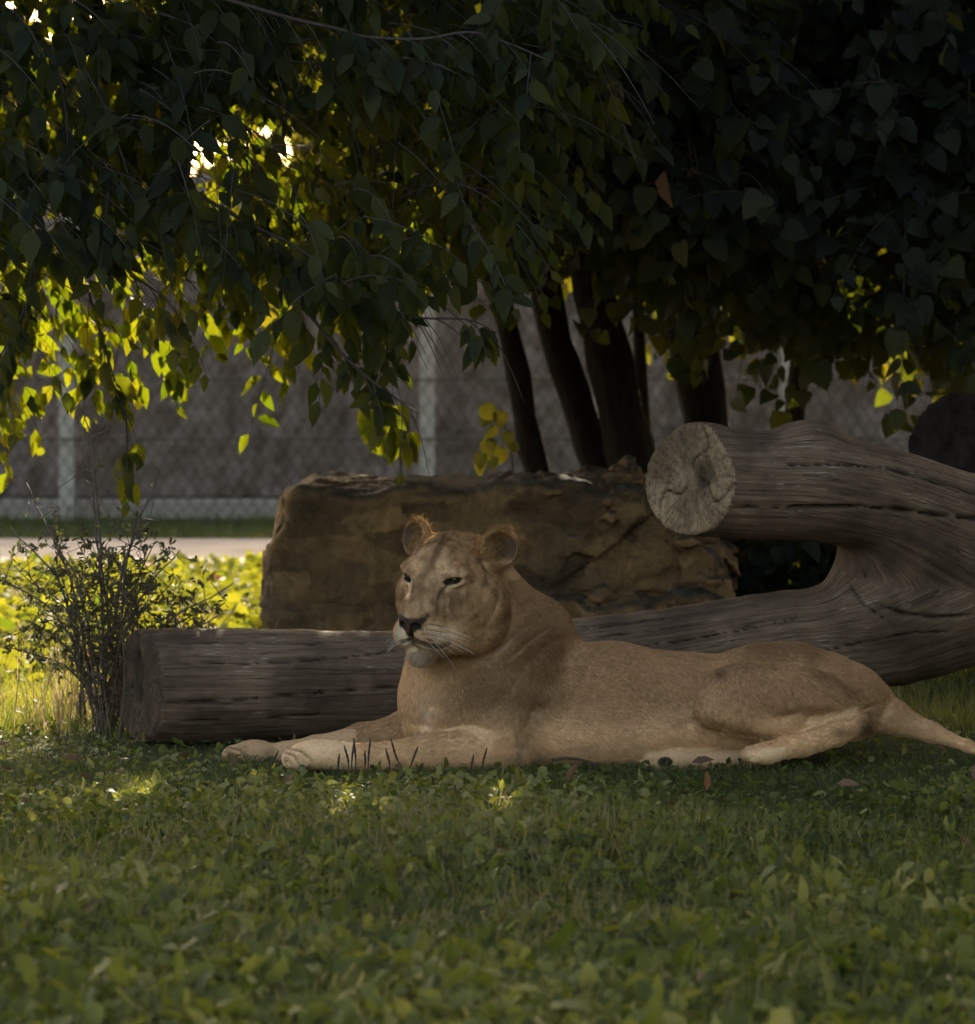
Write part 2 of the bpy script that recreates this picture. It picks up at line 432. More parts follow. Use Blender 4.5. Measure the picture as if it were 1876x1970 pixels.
def vnormals(v, f):
    n = np.cross(v[f[:, 2]] - v[f[:, 0]], v[f[:, 3]] - v[f[:, 1]])
    r = np.zeros_like(v)
    for k in range(4): np.add.at(r, f[:, k], n)
    return norm(r)
def seg_dist(px, py, poly):
    """2-D distance to a polyline and the parameter along it"""
    poly = np.asarray(poly, float); best = np.full(px.shape, 1e9); par = np.zeros(px.shape); L = len(poly) - 1
    for i in range(L):
        a, b = poly[i], poly[i + 1]; ab = b - a
        t = np.clip(((px - a[0]) * ab[0] + (py - a[1]) * ab[1]) / max(ab @ ab, 1e-9), 0, 1)
        d = np.hypot(px - a[0] - t * ab[0], py - a[1] - t * ab[1])
        m = d < best; best = np.where(m, d, best); par = np.where(m, (i + t) / L, par)
    return best, par

# ------------------------------------------------------------------ ground, path, wall, fence
def grid_sheet(xs, ys, zf):
    X, Y = np.meshgrid(xs, ys, indexing='ij'); Z = zf(X, Y)
    v = np.stack([X, Y, Z], -1).reshape(-1, 3); n, m = len(xs), len(ys)
    i, j = np.meshgrid(np.arange(n - 1), np.arange(m - 1), indexing='ij')
    f = np.stack([i * m + j, (i + 1) * m + j, (i + 1) * m + j + 1, i * m + j + 1], -1).reshape(-1, 4)
    return v, f
m = NT('soil and turf'); p = m.pos()
n1 = m.noise(p, 3.0, 6, 0.65); n2 = m.noise(p, 40, 4, 0.7)
c = m.mix(1.0, m.ramp(n1.outputs[0], [(0.3, (0.035, 0.045, 0.018)), (0.55, (0.05, 0.055, 0.024)), (0.75, (0.07, 0.05, 0.032))]), m.ramp(n2.outputs[0], [(0.3, (.6, .6, .6)), (0.7, (1.3, 1.3, 1.3))]), 'MULTIPLY')
M_soil = m.done(m.pbsdf(c, 0.95, 0.1, m.bump(n2.outputs[0], 0.8, 0.02)))
xs = np.concatenate([[-400, -120, -40, -15], np.linspace(-8, 8, 129), [15, 40, 120, 400]])
ys = np.concatenate([[-60, -15, 0], np.linspace(4, 26, 177), [35, 60, 150, 600]])
v, f = grid_sheet(xs, ys, lambda X, Y: gz(X, Y) * ((np.abs(X) < 8) & (Y > 4) & (Y < 26)))
ground = mesh_obj('ground', v, f, M_soil); tag(ground, kind='structure')

m = NT('path concrete'); p = m.pos()
n1 = m.noise(p, 2.2, 5, 0.6); n2 = m.noise(p, 55, 4, 0.6)
c = m.mix(1.0, m.ramp(n1.outputs[0], [(0.3, (0.205, 0.19, 0.17)), (0.7, (0.30, 0.28, 0.25))]), m.ramp(n2.outputs[0], [(0.3, (.8, .8, .8)), (0.7, (1.15, 1.15, 1.15))]), 'MULTIPLY')
M_path = m.done(m.pbsdf(c, 0.9, 0.2, m.bump(n2.outputs[0], 0.6, 0.01)))
xs_ = np.linspace(-9, 9, 73)
front = 20.15 + 0.10 * np.sin(xs_ * 1.3) + 0.06 * np.sin(xs_ * 3.1 + 1) - 0.06 * xs_
backy = 22.25 + 0.03 * np.sin(xs_ * 1.1)
rows = np.stack([np.stack([xs_, front + .02, 0 * xs_ - .05], -1), np.stack([xs_, front, 0 * xs_ + .015], -1), np.stack([xs_, front + .03, 0 * xs_ + .028], -1),
                 np.stack([xs_, (front + backy) / 2, 0 * xs_ + .03], -1), np.stack([xs_, backy, 0 * xs_ + .025], -1), np.stack([xs_, backy + .01, 0 * xs_ - .05], -1)], 0)
nr, ncl = rows.shape[:2]; i, j = np.meshgrid(np.arange(nr - 1), np.arange(ncl - 1), indexing='ij')
pf = np.stack([i * ncl + j, i * ncl + j + 1, (i + 1) * ncl + j + 1, (i + 1) * ncl + j], -1).reshape(-1, 4)
pth = mesh_obj('path', rows.reshape(-1, 3), pf, M_path); tag(pth, kind='structure')

# wall of upright precast panels behind the fence
m = NT('rough wall'); p = m.pos()
n1 = m.noise(m.mapping(p, (3, 3, .35)), 2.2, 4, 0.6); n2 = m.noise(p, 16, 5, 0.65)
c = m.mix(.8, m.ramp(n1.outputs[0], [(0.3, (0.19, 0.155, 0.135)), (0.7, (0.29, 0.24, 0.21))]), m.ramp(n2.outputs[0], [(0.3, (.75, .72, .72)), (0.7, (1.2, 1.2, 1.2))]), 'MULTIPLY')
M_wall = m.done(m.pbsdf(c, 0.95, 0.1, m.bump(n2.outputs[0], 1.0, 0.03)))
WALL_H, WALL_Y = 2.05, 24.55
wall = empty('boundary_wall', (0, WALL_Y, 0), 'rough grey brown boundary wall with ribbed face running behind the wire fence', 'wall')
post_u = [-1260, -566, 128, 822, 1516, 2210, 2904]
post_x = [(u - U0) / F * 24.2 for u in post_u]
for k in range(len(post_x) - 1):
    x0, x1 = post_x[k] + .012, post_x[k + 1] - .012
    gx = np.linspace(x0, x1, 90); gzv = np.linspace(.12, WALL_H, 60)
    X, Z = np.meshgrid(gx, gzv, indexing='ij')
    q = np.stack([X * 9, 0 * X + k * 5, Z * 1.3], -1); q2 = np.stack([X * 15, 0 * X + k, Z * 11], -1)
    Y = WALL_Y - .05 * fbm(q, 3, 51) - .09 * fbm(q2 * .8, 3, 52)
    v = np.stack([X, Y, Z], -1).reshape(-1, 3); n, mm = X.shape
    i, j = np.meshgrid(np.arange(n - 1), np.arange(mm - 1), indexing='ij')
    ff = np.stack([i * mm + j, (i + 1) * mm + j, (i + 1) * mm + j + 1, i * mm + j + 1], -1).reshape(-1, 4)
    rim = np.concatenate([np.arange(n) * mm, (n - 1) * mm + np.arange(1, mm), (np.arange(n - 2, -1, -1)) * mm + mm - 1, np.arange(mm - 2, 0, -1)])
    vb = v[rim].copy(); vb[:, 1] = WALL_Y + .16
    a = np.arange(len(rim)); b_ = (a + 1) % len(rim)
    side = np.stack([rim[b_], rim[a], len(v) + a, len(v) + b_], -1)
    mesh_obj('panel', np.concatenate([v, vb]), [ff, side], M_wall, wall)
b = MB(); b.box((post_x[0], WALL_Y - .06, -.1), (post_x[-1], WALL_Y + .2, .117), .012); b.build('base_beam', M_concrete, wall, False)

fence = empty('wire_fence', (0, 24.2, 0), 'wire mesh fence on pale grey steel posts standing before the boundary wall', 'fence')
FY = 24.2
for k, x in enumerate(post_x):
    b = MB(); w2 = .044
    b.box((x - w2, FY - .006, -.1), (x + w2, FY, 2.0))                 # front flange
    b.box((x - .006, FY + .0, -.1), (x + .006, FY + .10, 2.0))         # web
    b.box((x - w2, FY + .10, -.1), (x + w2, FY + .107, 2.0))           # rear flange
    po = b.build('post', M_metal, fence, False)
    if -700 < post_u[k] < 2300:
        for zz in (.10, .49, .84, 1.3, 1.75):
            bb = MB(); bb.tube([(x, FY - .030, zz), (x, FY - .006, zz)], [.016, .016], 6); bb.tube([(x, FY - .014, zz), (x, FY - .006, zz)], [.026, .026], 10); bb.build('bolt', M_metal, po, False)
for zz in (.49, .84, 1.3, 1.75):
    b = MB(); b.tube([(post_x[0], FY - .035, zz), (post_x[-1], FY - .035, zz)], .005, 6); b.build('rail', M_wire, fence)
# diamond mesh: every wire real, joined as one part
b = []; zt, zb, step = 1.98, .06, .074
xsn = np.arange(post_x[1], post_x[5], step)
wv = []; wf = []
cnt = 0
for sgn in (-1, 1):
    for x in np.arange(post_x[1] - 2, post_x[5] + 2, step):
        a0 = np.array([x, FY - .028 + .003 * sgn, zb]); a1 = np.array([x + sgn * (zt - zb) * .62, FY - .028 + .003 * sgn, zt])
        r = .0022; sx = np.array([r * 1.2, 0, 0]); sy = np.array([0, r, 0])
        wv += [a0 - sx, a0 - sy, a0 + sx, a0 + sy, a1 - sx, a1 - sy, a1 + sx, a1 + sy]
        wf += [(cnt + i, cnt + (i + 1) % 4, cnt + 4 + (i + 1) % 4, cnt + 4 + i) for i in range(4)]; cnt += 8
wm = mesh_obj('wire_mesh', np.array(wv), np.array(wf), M_wire, fence, False); wm['kind'] = 'stuff'

# ------------------------------------------------------------------ big boulder
def build_rock():
    S = SDF()
    C0 = np.array([0.02, 14.98, .30])
    def f(x):
        q = x - C0
        q = q + .05 * np.stack([fbm(x * 2.2, 3, 61), fbm(x * 2.2, 3, 62), fbm(x * 2.0, 3, 63)], -1)
        right = sstep(-.1, .5, q[..., 0])
        rt = q[..., 0] > 0
        xx = q[..., 0]; z_ = q[..., 2]
        hx = np.where(rt, .81 - .30 * sstep(.10, .38, z_) - .13 * sstep(-.02, -.22, z_), .80 - .07 * sstep(.12, .36, z_) - .09 * sstep(-.02, -.30, z_))
        a = np.stack([np.abs(xx) - hx, np.abs(q[..., 1] + .03 * np.sin(q[..., 0] * 3)) - .62, np.abs(q[..., 2]) - .375], -1)
        d = np.linalg.norm(np.maximum(a + .06, 0), axis=-1) + np.minimum(a.max(-1) + .06, 0) - .06
        d1, d2, cid = worley(x * np.array([3.6, 3.2, 4.2]) + .9 * fbm(x * 3, 2, 64)[..., None], 65)
        d = d - (cid - .5) * (.022 + .12 * right) + np.clip(.08 - (d2 - d1), 0, .08) * (.03 + .25 * right)
        d1, d2, cid = worley(x * np.array([8.0, 8.0, 13]) + .6 * fbm(x * 6, 2, 66)[..., None], 67)
        d = d - (cid - .5) * (.012 + .045 * right) + np.clip(.12 - (d2 - d1), 0, .12) * .06 * right
        # bedding cracks
        zc = q[..., 2] + .05 * fbm(x * np.array([2.5, 2.5, 1]), 3, 68)
        for z0, dp, wd in ((-.035, .04, .009), (.30, .018, .012)):
            gate = sstep(-.1, .25, vnoise(x * np.array([2.2, 2.2, 3]) + z0 * 50, 69))
            d = d + dp * np.exp(-((zc - z0) / wd) ** 2) * (.35 + .65 * gate)
        return d - .05 * fbm(x * np.array([4, 4, 5]), 3, 72) - .036 * fbm(x * 10, 5, 70) * (.7 + .6 * right) - .012 * np.abs(fbm(x * np.array([9, 9, 26]), 3, 71))
    S.fn(f, C0, 1.3)
    v, fc = S.mesh((-.95, 14.15, -.08), (.98, 15.75, .80), .0125)
    n = vnormals(v, fc)
    cr = sstep(.25, -.5, fbm(v * 11, 4, 70)) * .6
    d1, d2, cid = worley(v * np.array([8.0, 8.0, 13]) + .6 * fbm(v * 6, 2, 66)[..., None], 67)
    return v, fc, {'facet': cid, 'pit': cr, 'up': v[:, 0]}
v, f, at = build_rock()
m = NT('sandstone'); p = m.pos()
n1 = m.noise(p, 2.6, 6, 0.62, 0.4); n2 = m.noise(p, 22, 6, 0.7); n3 = m.noise(m.mapping(p, (9, 9, .9)), 3, 4, 0.6)
c = m.ramp(n1.outputs[0], [(0.25, (0.10, 0.08, 0.062)), (0.45, (0.22, 0.145, 0.075)), (0.6, (0.30, 0.19, 0.09)), (0.8, (0.27, 0.225, 0.18))])
c = m.mix(.38, c, m.ramp(n3.outputs[0], [(0.3, (.45, .42, .42)), (0.6, (1.2, 1.15, 1.05))]), 'MULTIPLY')
c = m.mix(.8, c, m.ramp(m.attr('facet').outputs['Fac'], [(0, (.45, .44, .45)), (1, (1.4, 1.33, 1.22))]), 'MULTIPLY')
c = m.mix(.9, c, m.ramp(n2.outputs[0], [(0.25, (.5, .5, .5)), (0.5, (1, 1, 1)), (0.75, (1.35, 1.33, 1.3))]), 'MULTIPLY')
topm = m.n('ShaderNodeSeparateXYZ'); m.l(m.n('ShaderNodeNewGeometry').outputs['Normal'], topm.inputs[0])
tz = m.ramp(topm.outputs['Z'], [(0.45, (0, 0, 0)), (0.8, (1, 1, 1))])
c = m.mix(m.mix(1.0, tz, (.85, .85, .85), 'MULTIPLY'), c, m.ramp(n2.outputs[0], [(0.35, (0.022, 0.021, 0.018)), (0.65, (0.09, 0.08, 0.064))]))  # upward faces darker: shade of the trees put into the stone colour
M_rock = m.done(m.pbsdf(c, 0.88, 0.2, m.bump(m.noise(p, 55, 5, .7).outputs[0], .8, .012, m.bump(n2.outputs[0], 1.0, 0.045))))
rock = mesh_obj('boulder', v, f, M_rock, None, True, at); tag(rock, 'large flat topped sandstone boulder with cracked ochre face behind the logs', 'boulder')

# ------------------------------------------------------------------ forked fallen log
def build_log():
    S = SDF(); q = F
    Rm = lambda r, D: r / F * D
    low = [((190, 1320, 12.50), 111), ((560, 1318, 12.52), 106), ((830, 1315, 12.54), 102), ((1120, 1287, 12.58), 95), ((1330, 1262, 12.60), 94), ((1510, 1232, 12.62), 92), ((1700, 1215, 12.66), 104), ((1860, 1150, 12.70), 128), ((2060, 1090, 12.78), 150), ((2320, 1020, 12.9), 150)]
    upp = [((1210, 922, 12.42), 101), ((1420, 932, 12.44), 100), ((1560, 936, 12.47), 101), ((1700, 966, 12.52), 98), ((1830, 1018, 12.60), 112), ((2020, 1085, 12.75), 145)]
    ch = []
    for pts in (low, upp):
        c = np.array([P(*a) for a, r in pts]); r = np.array([Rm(r, a[2]) for a, r in pts])
        n = 26; cs = spline(c, n); rs = np.interp(np.linspace(0, 1, n), np.linspace(0, 1, len(r)), r)
        ch.append((cs, rs))
    for cs, rs in ch:
        for i in range(len(cs) - 1): S.cone(cs[i], cs[i + 1], rs[i], rs[i + 1], .012 if i else .10)
    S.ell(P(1700, 1165, 12.62), (.13, .10, .10), k=.12)
    S.cone(P(1745, 1095, 12.64), P(1990, 1090, 12.72), .175, .24, .10)
    S.ell(P(1660, 1110, 12.6), (.07, .07, .11), k=.10)
    S.ell(P(1560, 838, 12.45), (.07, .06, .035), k=.09)      # knot on the upper limb
    S.ell(P(1350, 835, 12.45), (.06, .08, .025), k=.06)
    S.ell(P(1730, 1190, 12.50), (.16, .05, .06), k=.08)
    S.cone(P(2150, 1120, 12.78), P(2360, 1290, 12.9), .22, .30, .12); S.ell(P(2420, 1330, 12.92), (.22, .26, .30), k=.12)   # root end resting on the ground
    # saw cuts
    n1 = norm(np.array([-.90, -.42, .02])); o1 = P(266, 1312, 12.50)
    n2 = norm(np.array([-.77, -.63, .06])); o2 = P(1328, 925, 12.42)
    S.fn(lambda x: -((x - o1) @ n1), o1 + n1 * .4, .62, .006, 'sub')
    S.fn(lambda x: np.maximum(-((x - o2) @ n2), (x - P(1330, 1060, 12.45)) @ np.array([0, 0, -1.0])), o2 + n2 * .4, .62, .006, 'sub')
    v, f = S.mesh((-1.35, 12.15, -.06), (2.85, 13.35, .98), .0076)
    n = vnormals(v, f)
    # chain parameters
    best = np.full(len(v), 9.0); tt = np.zeros(len(v)); ang = np.zeros(len(v)); rad = np.ones(len(v)); which = np.zeros(len(v))
    for wi, (cs, rs) in enumerate(ch):
        acc = 0
        for i in range(len(cs) - 1):
            a, b = cs[i], cs[i + 1]; ba = b - a; L = np.linalg.norm(ba)
            t = np.clip(((v - a) @ ba) / L ** 2, 0, 1); d = v - a - t[:, None] * ba
            r = rs[i] + (rs[i + 1] - rs[i]) * t; dist = np.linalg.norm(d, axis=1) - r
            dn = ba / L; e1 = norm(np.cross(dn, [0, 0, 1.0])); e2 = np.cross(e1, dn)
            m_ = dist < best
            best = np.where(m_, dist, best); tt = np.where(m_, acc + t * L + wi * 7.3, tt); ang = np.where(m_, np.arctan2(d @ e2, -(d @ e1) * 1.0), ang); rad = np.where(m_, r, rad); which = np.where(m_, wi, which)
            acc += L
    s = ang * .155
    pu, pv = proj(v); fr = n[:, 1] < .3
    cap = np.minimum(np.abs((v - o1) @ n1), np.where(pv < 1060, np.abs((v - o2) @ n2), 9)) < .010
    # long drying cracks, cut into the wood
    dark = np.zeros(len(v)); disp = np.zeros(len(v))
    def crack(poly, wd, dp):
        nonlocal dark, disp
        poly = np.asarray(poly, float)
        wob = 1.3 * vnoise(np.stack([pu * .05, 0 * pu, 0 * pu], -1), 77)
        d, t = seg_dist(pu, pv + wob, poly); k = np.clip(np.sin(np.pi * np.clip(t, .03, .97)) * 2.2, 0, 1)
        g = np.exp(-(d / (wd * (.6 + .5 * vnoise(np.stack([pu * .03, 0 * pu + 5, 0 * pu], -1), 78)))) ** 2) * k * fr * (~cap)
        dark = np.maximum(dark, g); disp -= dp * g
    for poly, wd, dp in [([(1400, 888), (1500, 893), (1600, 893), (1700, 902), (1830, 935), (1900, 960)], 3.6, .03), ([(1408, 979), (1500, 977), (1640, 974), (1740, 982), (1876, 997), (1960, 1010)], 5.0, .045),
                         ([(1420, 925), (1500, 923)], 2.0, .012), ([(325, 1240), (450, 1236), (600, 1238), (760, 1230)], 3.2, .02), ([(305, 1278), (430, 1277), (560, 1273), (690, 1262), (790, 1248)], 3.2, .03),
                         ([(310, 1350), (450, 1347), (600, 1335), (700, 1327), (800, 1318)], 4.0, .035), ([(1100, 1212), (1200, 1200), (1300, 1186), (1400, 1172), (1500, 1158)], 3.2, .03), ([(1130, 1228), (1260, 1212), (1360, 1200)], 2.4, .02),
                         ([(1200, 1246), (1330, 1230), (1470, 1205), (1560, 1180)], 2.6, .02), ([(1550, 1262), (1650, 1240), (1760, 1222), (1860, 1216)], 2.2, .015), ([(1660, 1150), (1740, 1180), (1800, 1187), (1876, 1185)], 5, .03), ([(1630, 1120), (1660, 1160), (1720, 1205)], 5, .02),
                         ([(330, 1385), (500, 1382), (680, 1372)], 2.4, .015)]:
        lowr = poly[0][0] < 400
        crack(poly, wd * (.62 if lowr else .8), dp * (.5 if lowr else .75))
    # weathered grain relief
    gv = np.stack([tt * .9, np.cos(ang) * 7 + which, np.sin(ang) * 7], -1)
    g1 = fbm(gv * np.array([1, 1.6, 1.6]), 3, 81); g2 = fbm(gv * np.array([2.2, 4.5, 4.5]), 3, 82)
    disp += np.where(cap, 0, .0022 * g1 + .0004 * g2 - .0004 * sstep(.1, .3, g2) )
    disp += np.where(cap, 0, .016 * fbm(v * 2.5, 2, 83))
    v2 = v + n * disp[:, None]
    # the end grain: growth rings, radial checks, hollow heart
    ring = np.zeros(len(v)); capm = np.zeros(len(v)); rot = np.zeros(len(v))
    for (o, nn, c0, seed, hollow) in ((o1, n1, P(262, 1312, 12.5), 5, (0.0, .02, .05, .09)), (o2, n2, P(1338, 925, 12.43), 9, (-.055, .018, .055, .05))):
        e1 = norm(np.cross(nn, [0, 0, 1.0])); e2 = np.cross(e1, nn)
        k = (np.abs((v - o) @ nn) < .010) & (np.linalg.norm(v - c0, axis=1) < .34)
        if o is o2: k &= pv < 1060
        d = v - c0; a = d @ e1; b = d @ e2; r = np.hypot(a, b); th = np.arctan2(b, a)
        wv_ = r + .012 * vnoise(np.stack([np.cos(th) * 2, np.sin(th) * 2, r * 10], -1), seed)
        rr = .5 + .5 * np.sin(wv_ * 620)
        nch = 54; ph = th / (2 * np.pi) * nch + .5 * vnoise(np.stack([np.cos(th) * 3, np.sin(th) * 3, r * 12], -1), seed + 1)
        fr_ = np.abs(ph - np.round(ph)) * (2 * np.pi / nch) * r; which_c = np.round(ph).astype(int) % nch
        ln = _hash(which_c, which_c * 0, which_c * 0, seed)
        chk = np.exp(-(fr_ / .0016) ** 2) * sstep(.02, .06, r) * (ln > .35) * sstep(.02 + .1 * (1 - ln), .05 + .12 * (1 - ln), r)
        big = 0
        for ang0 in ((-2.9, -.55, 1.9) if o is o2 else (1.3, -1.8)):
            da = np.abs((th - ang0 + .25 * np.sin(r * 40) + np.pi) % (2 * np.pi) - np.pi) * r
            big = np.maximum(big, np.exp(-(da / .004) ** 2) * sstep(.01, .04, r))
        ha, hb, hw, hh = hollow
        hq = ((a - ha) / hw) ** 2 + ((b - hb) / hh) ** 2 + .5 * vnoise(np.stack([a * 25, b * 25, 0 * a], -1), seed + 3)
        hol = sstep(1.3, .3, hq)
        dz = -.004 * chk - .016 * big - .012 * hol - .003 * rr * .4 + .008 * fbm(np.stack([a * 14, b * 14, 0 * a], -1), 3, seed + 4)
        v2 = np.where(k[:, None], v + nn * dz[:, None], v2)
        ring = np.where(k, rr, ring); capm = np.where(k, 1, capm); rot = np.where(k, np.clip(.55 * hol + .25 * sstep(.1, .4, vnoise(np.stack([a * 9, b * 9, 0 * a], -1), seed + 6)), 0, 1), rot); 
        if o is o2: rot = np.where(k, np.clip(rot + .6 * sstep(-.03, .06, a) * sstep(-.05, .05, b) * (.55 + .9 * fbm(np.stack([a * 16, b * 16, 0 * a], -1), 3, 99)), 0, .92), rot)
        dark = np.where(k, np.maximum(np.maximum(chk * .6, big), hol * .35), dark)
    fc = capm[f].mean(1) > .6
    # split end faces off as parts
    def sub(mask):
        ff = f[mask]; used = np.unique(ff); mp = np.full(len(v), -1); mp[used] = np.arange(len(used)); return used, mp[ff]
    outs = []
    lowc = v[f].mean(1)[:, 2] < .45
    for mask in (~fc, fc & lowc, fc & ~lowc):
        used, ff = sub(mask)
        outs.append((v2[used], ff, {'along': tt[used], 'ca': np.cos(ang[used]) * .155, 'sa': np.sin(ang[used]) * .155, 'crack': dark[used], 'ring': ring[used], 'rot': rot[used], 'limb': which[used]}))
    return outs
def wood_material(name, tones, endgrain=False):
    m = NT(name)
    cx = m.n('ShaderNodeCombineXYZ'); m.l(m.attr('along').outputs['Fac'], cx.inputs[0]); m.l(m.attr('ca').outputs['Fac'], cx.inputs[1]); m.l(m.attr('sa').outputs['Fac'], cx.inputs[2])
    vec = cx.outputs[0]
    n1 = m.noise(m.mapping(vec, (.45, 16, 16)), 6, 9, 0.8, .05); n2 = m.noise(m.mapping(vec, (2.2, 110, 110)), 4, 7, 0.8); n3 = m.noise(m.pos(), 5, 5, 0.6)
    if endgrain:
        c = m.ramp(n3.outputs[0], [(0.3, tones[0]), (0.7, tones[2])])
        c = m.mix(.45, c, m.ramp(m.attr('ring').outputs['Fac'], [(0, (.6, .58, .55)), (1, (1.2, 1.2, 1.2))]), 'MULTIPLY')
        n4 = m.noise(m.pos(), 50, 5, .7)
        c = m.mix(.9, c, m.ramp(n4.outputs[0], [(.3, (.5, .5, .5)), (.7, (1.35, 1.35, 1.35))]), 'MULTIPLY')
        c = m.mix(m.attr('rot').outputs['Fac'], c, (0.03, 0.022, 0.015))
        nrm = m.bump(n4.outputs[0], .6, .006)
    else:
        c = m.ramp(n1.outputs[0], [(0.28, tones[0]), (0.5, tones[1]), (0.72, tones[2])])
        c = m.mix(.85, c, m.ramp(n2.outputs[0], [(0.3, (.62, .60, .60)), (0.5, (1, 1, 1)), (0.72, (1.4, 1.38, 1.35))]), 'MULTIPLY')
        c = m.mix(.7, c, m.ramp(n3.outputs[0], [(0.38, (.42, .39, .36)), (0.62, (1.35, 1.33, 1.3))]), 'MULTIPLY')
        n4 = m.noise(m.mapping(vec, (.22, 11, 11)), 5, 3, 0.55); n5 = m.noise(m.mapping(vec, (3.5, 60, 60)), 5, 3, 0.6)
        hair = m.ramp(n4.outputs[0], [(0.0, (1, 1, 1)), (0.485, (1, 1, 1)), (0.5, (.12, .11, .10)), (0.515, (1, 1, 1)), (1, (1, 1, 1))])
        c = m.mix(.85, c, hair, 'MULTIPLY')
        fleck = m.mix(1.0, m.ramp(n5.outputs[0], [(0.6, (0, 0, 0)), (0.7, (1, 1, 1))]), m.ramp(n3.outputs[0], [(0.5, (0, 0, 0)), (0.62, (1, 1, 1))]), 'MULTIPLY')
        c = m.mix(fleck, c, (0.30, 0.25, 0.205))
        nrm = m.bump(n2.outputs[0], .4, .003, m.bump(n3.outputs[0], .3, .006))
    c = m.mix(m.attr('crack').outputs['Fac'], c, (0.010, 0.008, 0.007))
    return m.done(m.pbsdf(c, .85, .2, nrm))
M_wood = wood_material('weathered wood', [(0.054, 0.036, 0.023), (0.096, 0.067, 0.045), (0.172, 0.128, 0.090)])
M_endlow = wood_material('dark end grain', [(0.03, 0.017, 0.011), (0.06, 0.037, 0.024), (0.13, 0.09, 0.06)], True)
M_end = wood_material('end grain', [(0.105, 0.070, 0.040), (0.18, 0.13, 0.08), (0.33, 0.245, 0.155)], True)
outs = build_log()
log = empty('forked_log', (.4, 12.6, 0), 'weathered grey forked tree trunk lying behind the lioness with sawn ends', 'fallen log')
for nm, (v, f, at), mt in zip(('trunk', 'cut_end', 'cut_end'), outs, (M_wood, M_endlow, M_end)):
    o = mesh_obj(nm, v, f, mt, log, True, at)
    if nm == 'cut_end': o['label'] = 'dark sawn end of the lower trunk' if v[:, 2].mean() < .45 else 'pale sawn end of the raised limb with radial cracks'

# dark log end at the right edge
def build_log2():
    S = SDF(); a = P(1845, 872, 14.0); b = a + np.array([1.0, .9, -.55]); S.cone(a - (b - a) * .3, b, .205, .21, .01)
    S.fn(lambda x: -((x - a) @ norm(np.array([-.62, -.76, .10]))), a - np.array([.3, .3, 0]), .6, .006, 'sub')
    S.cone(np.array([a[0] + .25, a[1] + .6, -.05]), np.array([a[0] + .3, a[1] + .4, a[2] - .2]), .10, .09, .05)
    v, f = S.mesh((1.2, 13.6, -.05), (3.1, 15.5, 1.25), .014)
    n = vnormals(v, f); v = v + n * (.012 * fbm(v * 9, 4, 91) + .01 * fbm(v * np.array([3, 3, 20]), 3, 92))[:, None]
    z = np.zeros(len(v)); d = v - a
    return v, f, {'along': d[:, 0], 'ca': d[:, 1], 'sa': d[:, 2], 'crack': sstep(.15, .35, fbm(v * np.array([6, 6, 3]), 3, 93)), 'ring': z, 'rot': z, 'limb': z}
v, f, at = build_log2()
M_wood2 = wood_material('dark wood', [(0.014, 0.011, 0.010), (0.03, 0.024, 0.02), (0.055, 0.045, 0.036)])
M_rot = mat_simple('rotten wood', (0.005, 0.004, 0.0035), (0.034, 0.027, 0.022), 16, 0.95, 0.1, 1.0, 0.02)
o = mesh_obj('dark_log', v, f, M_rot, None, True, at); tag(o, 'dark rotting log end propped up at the right edge beyond the raised limb', 'log')

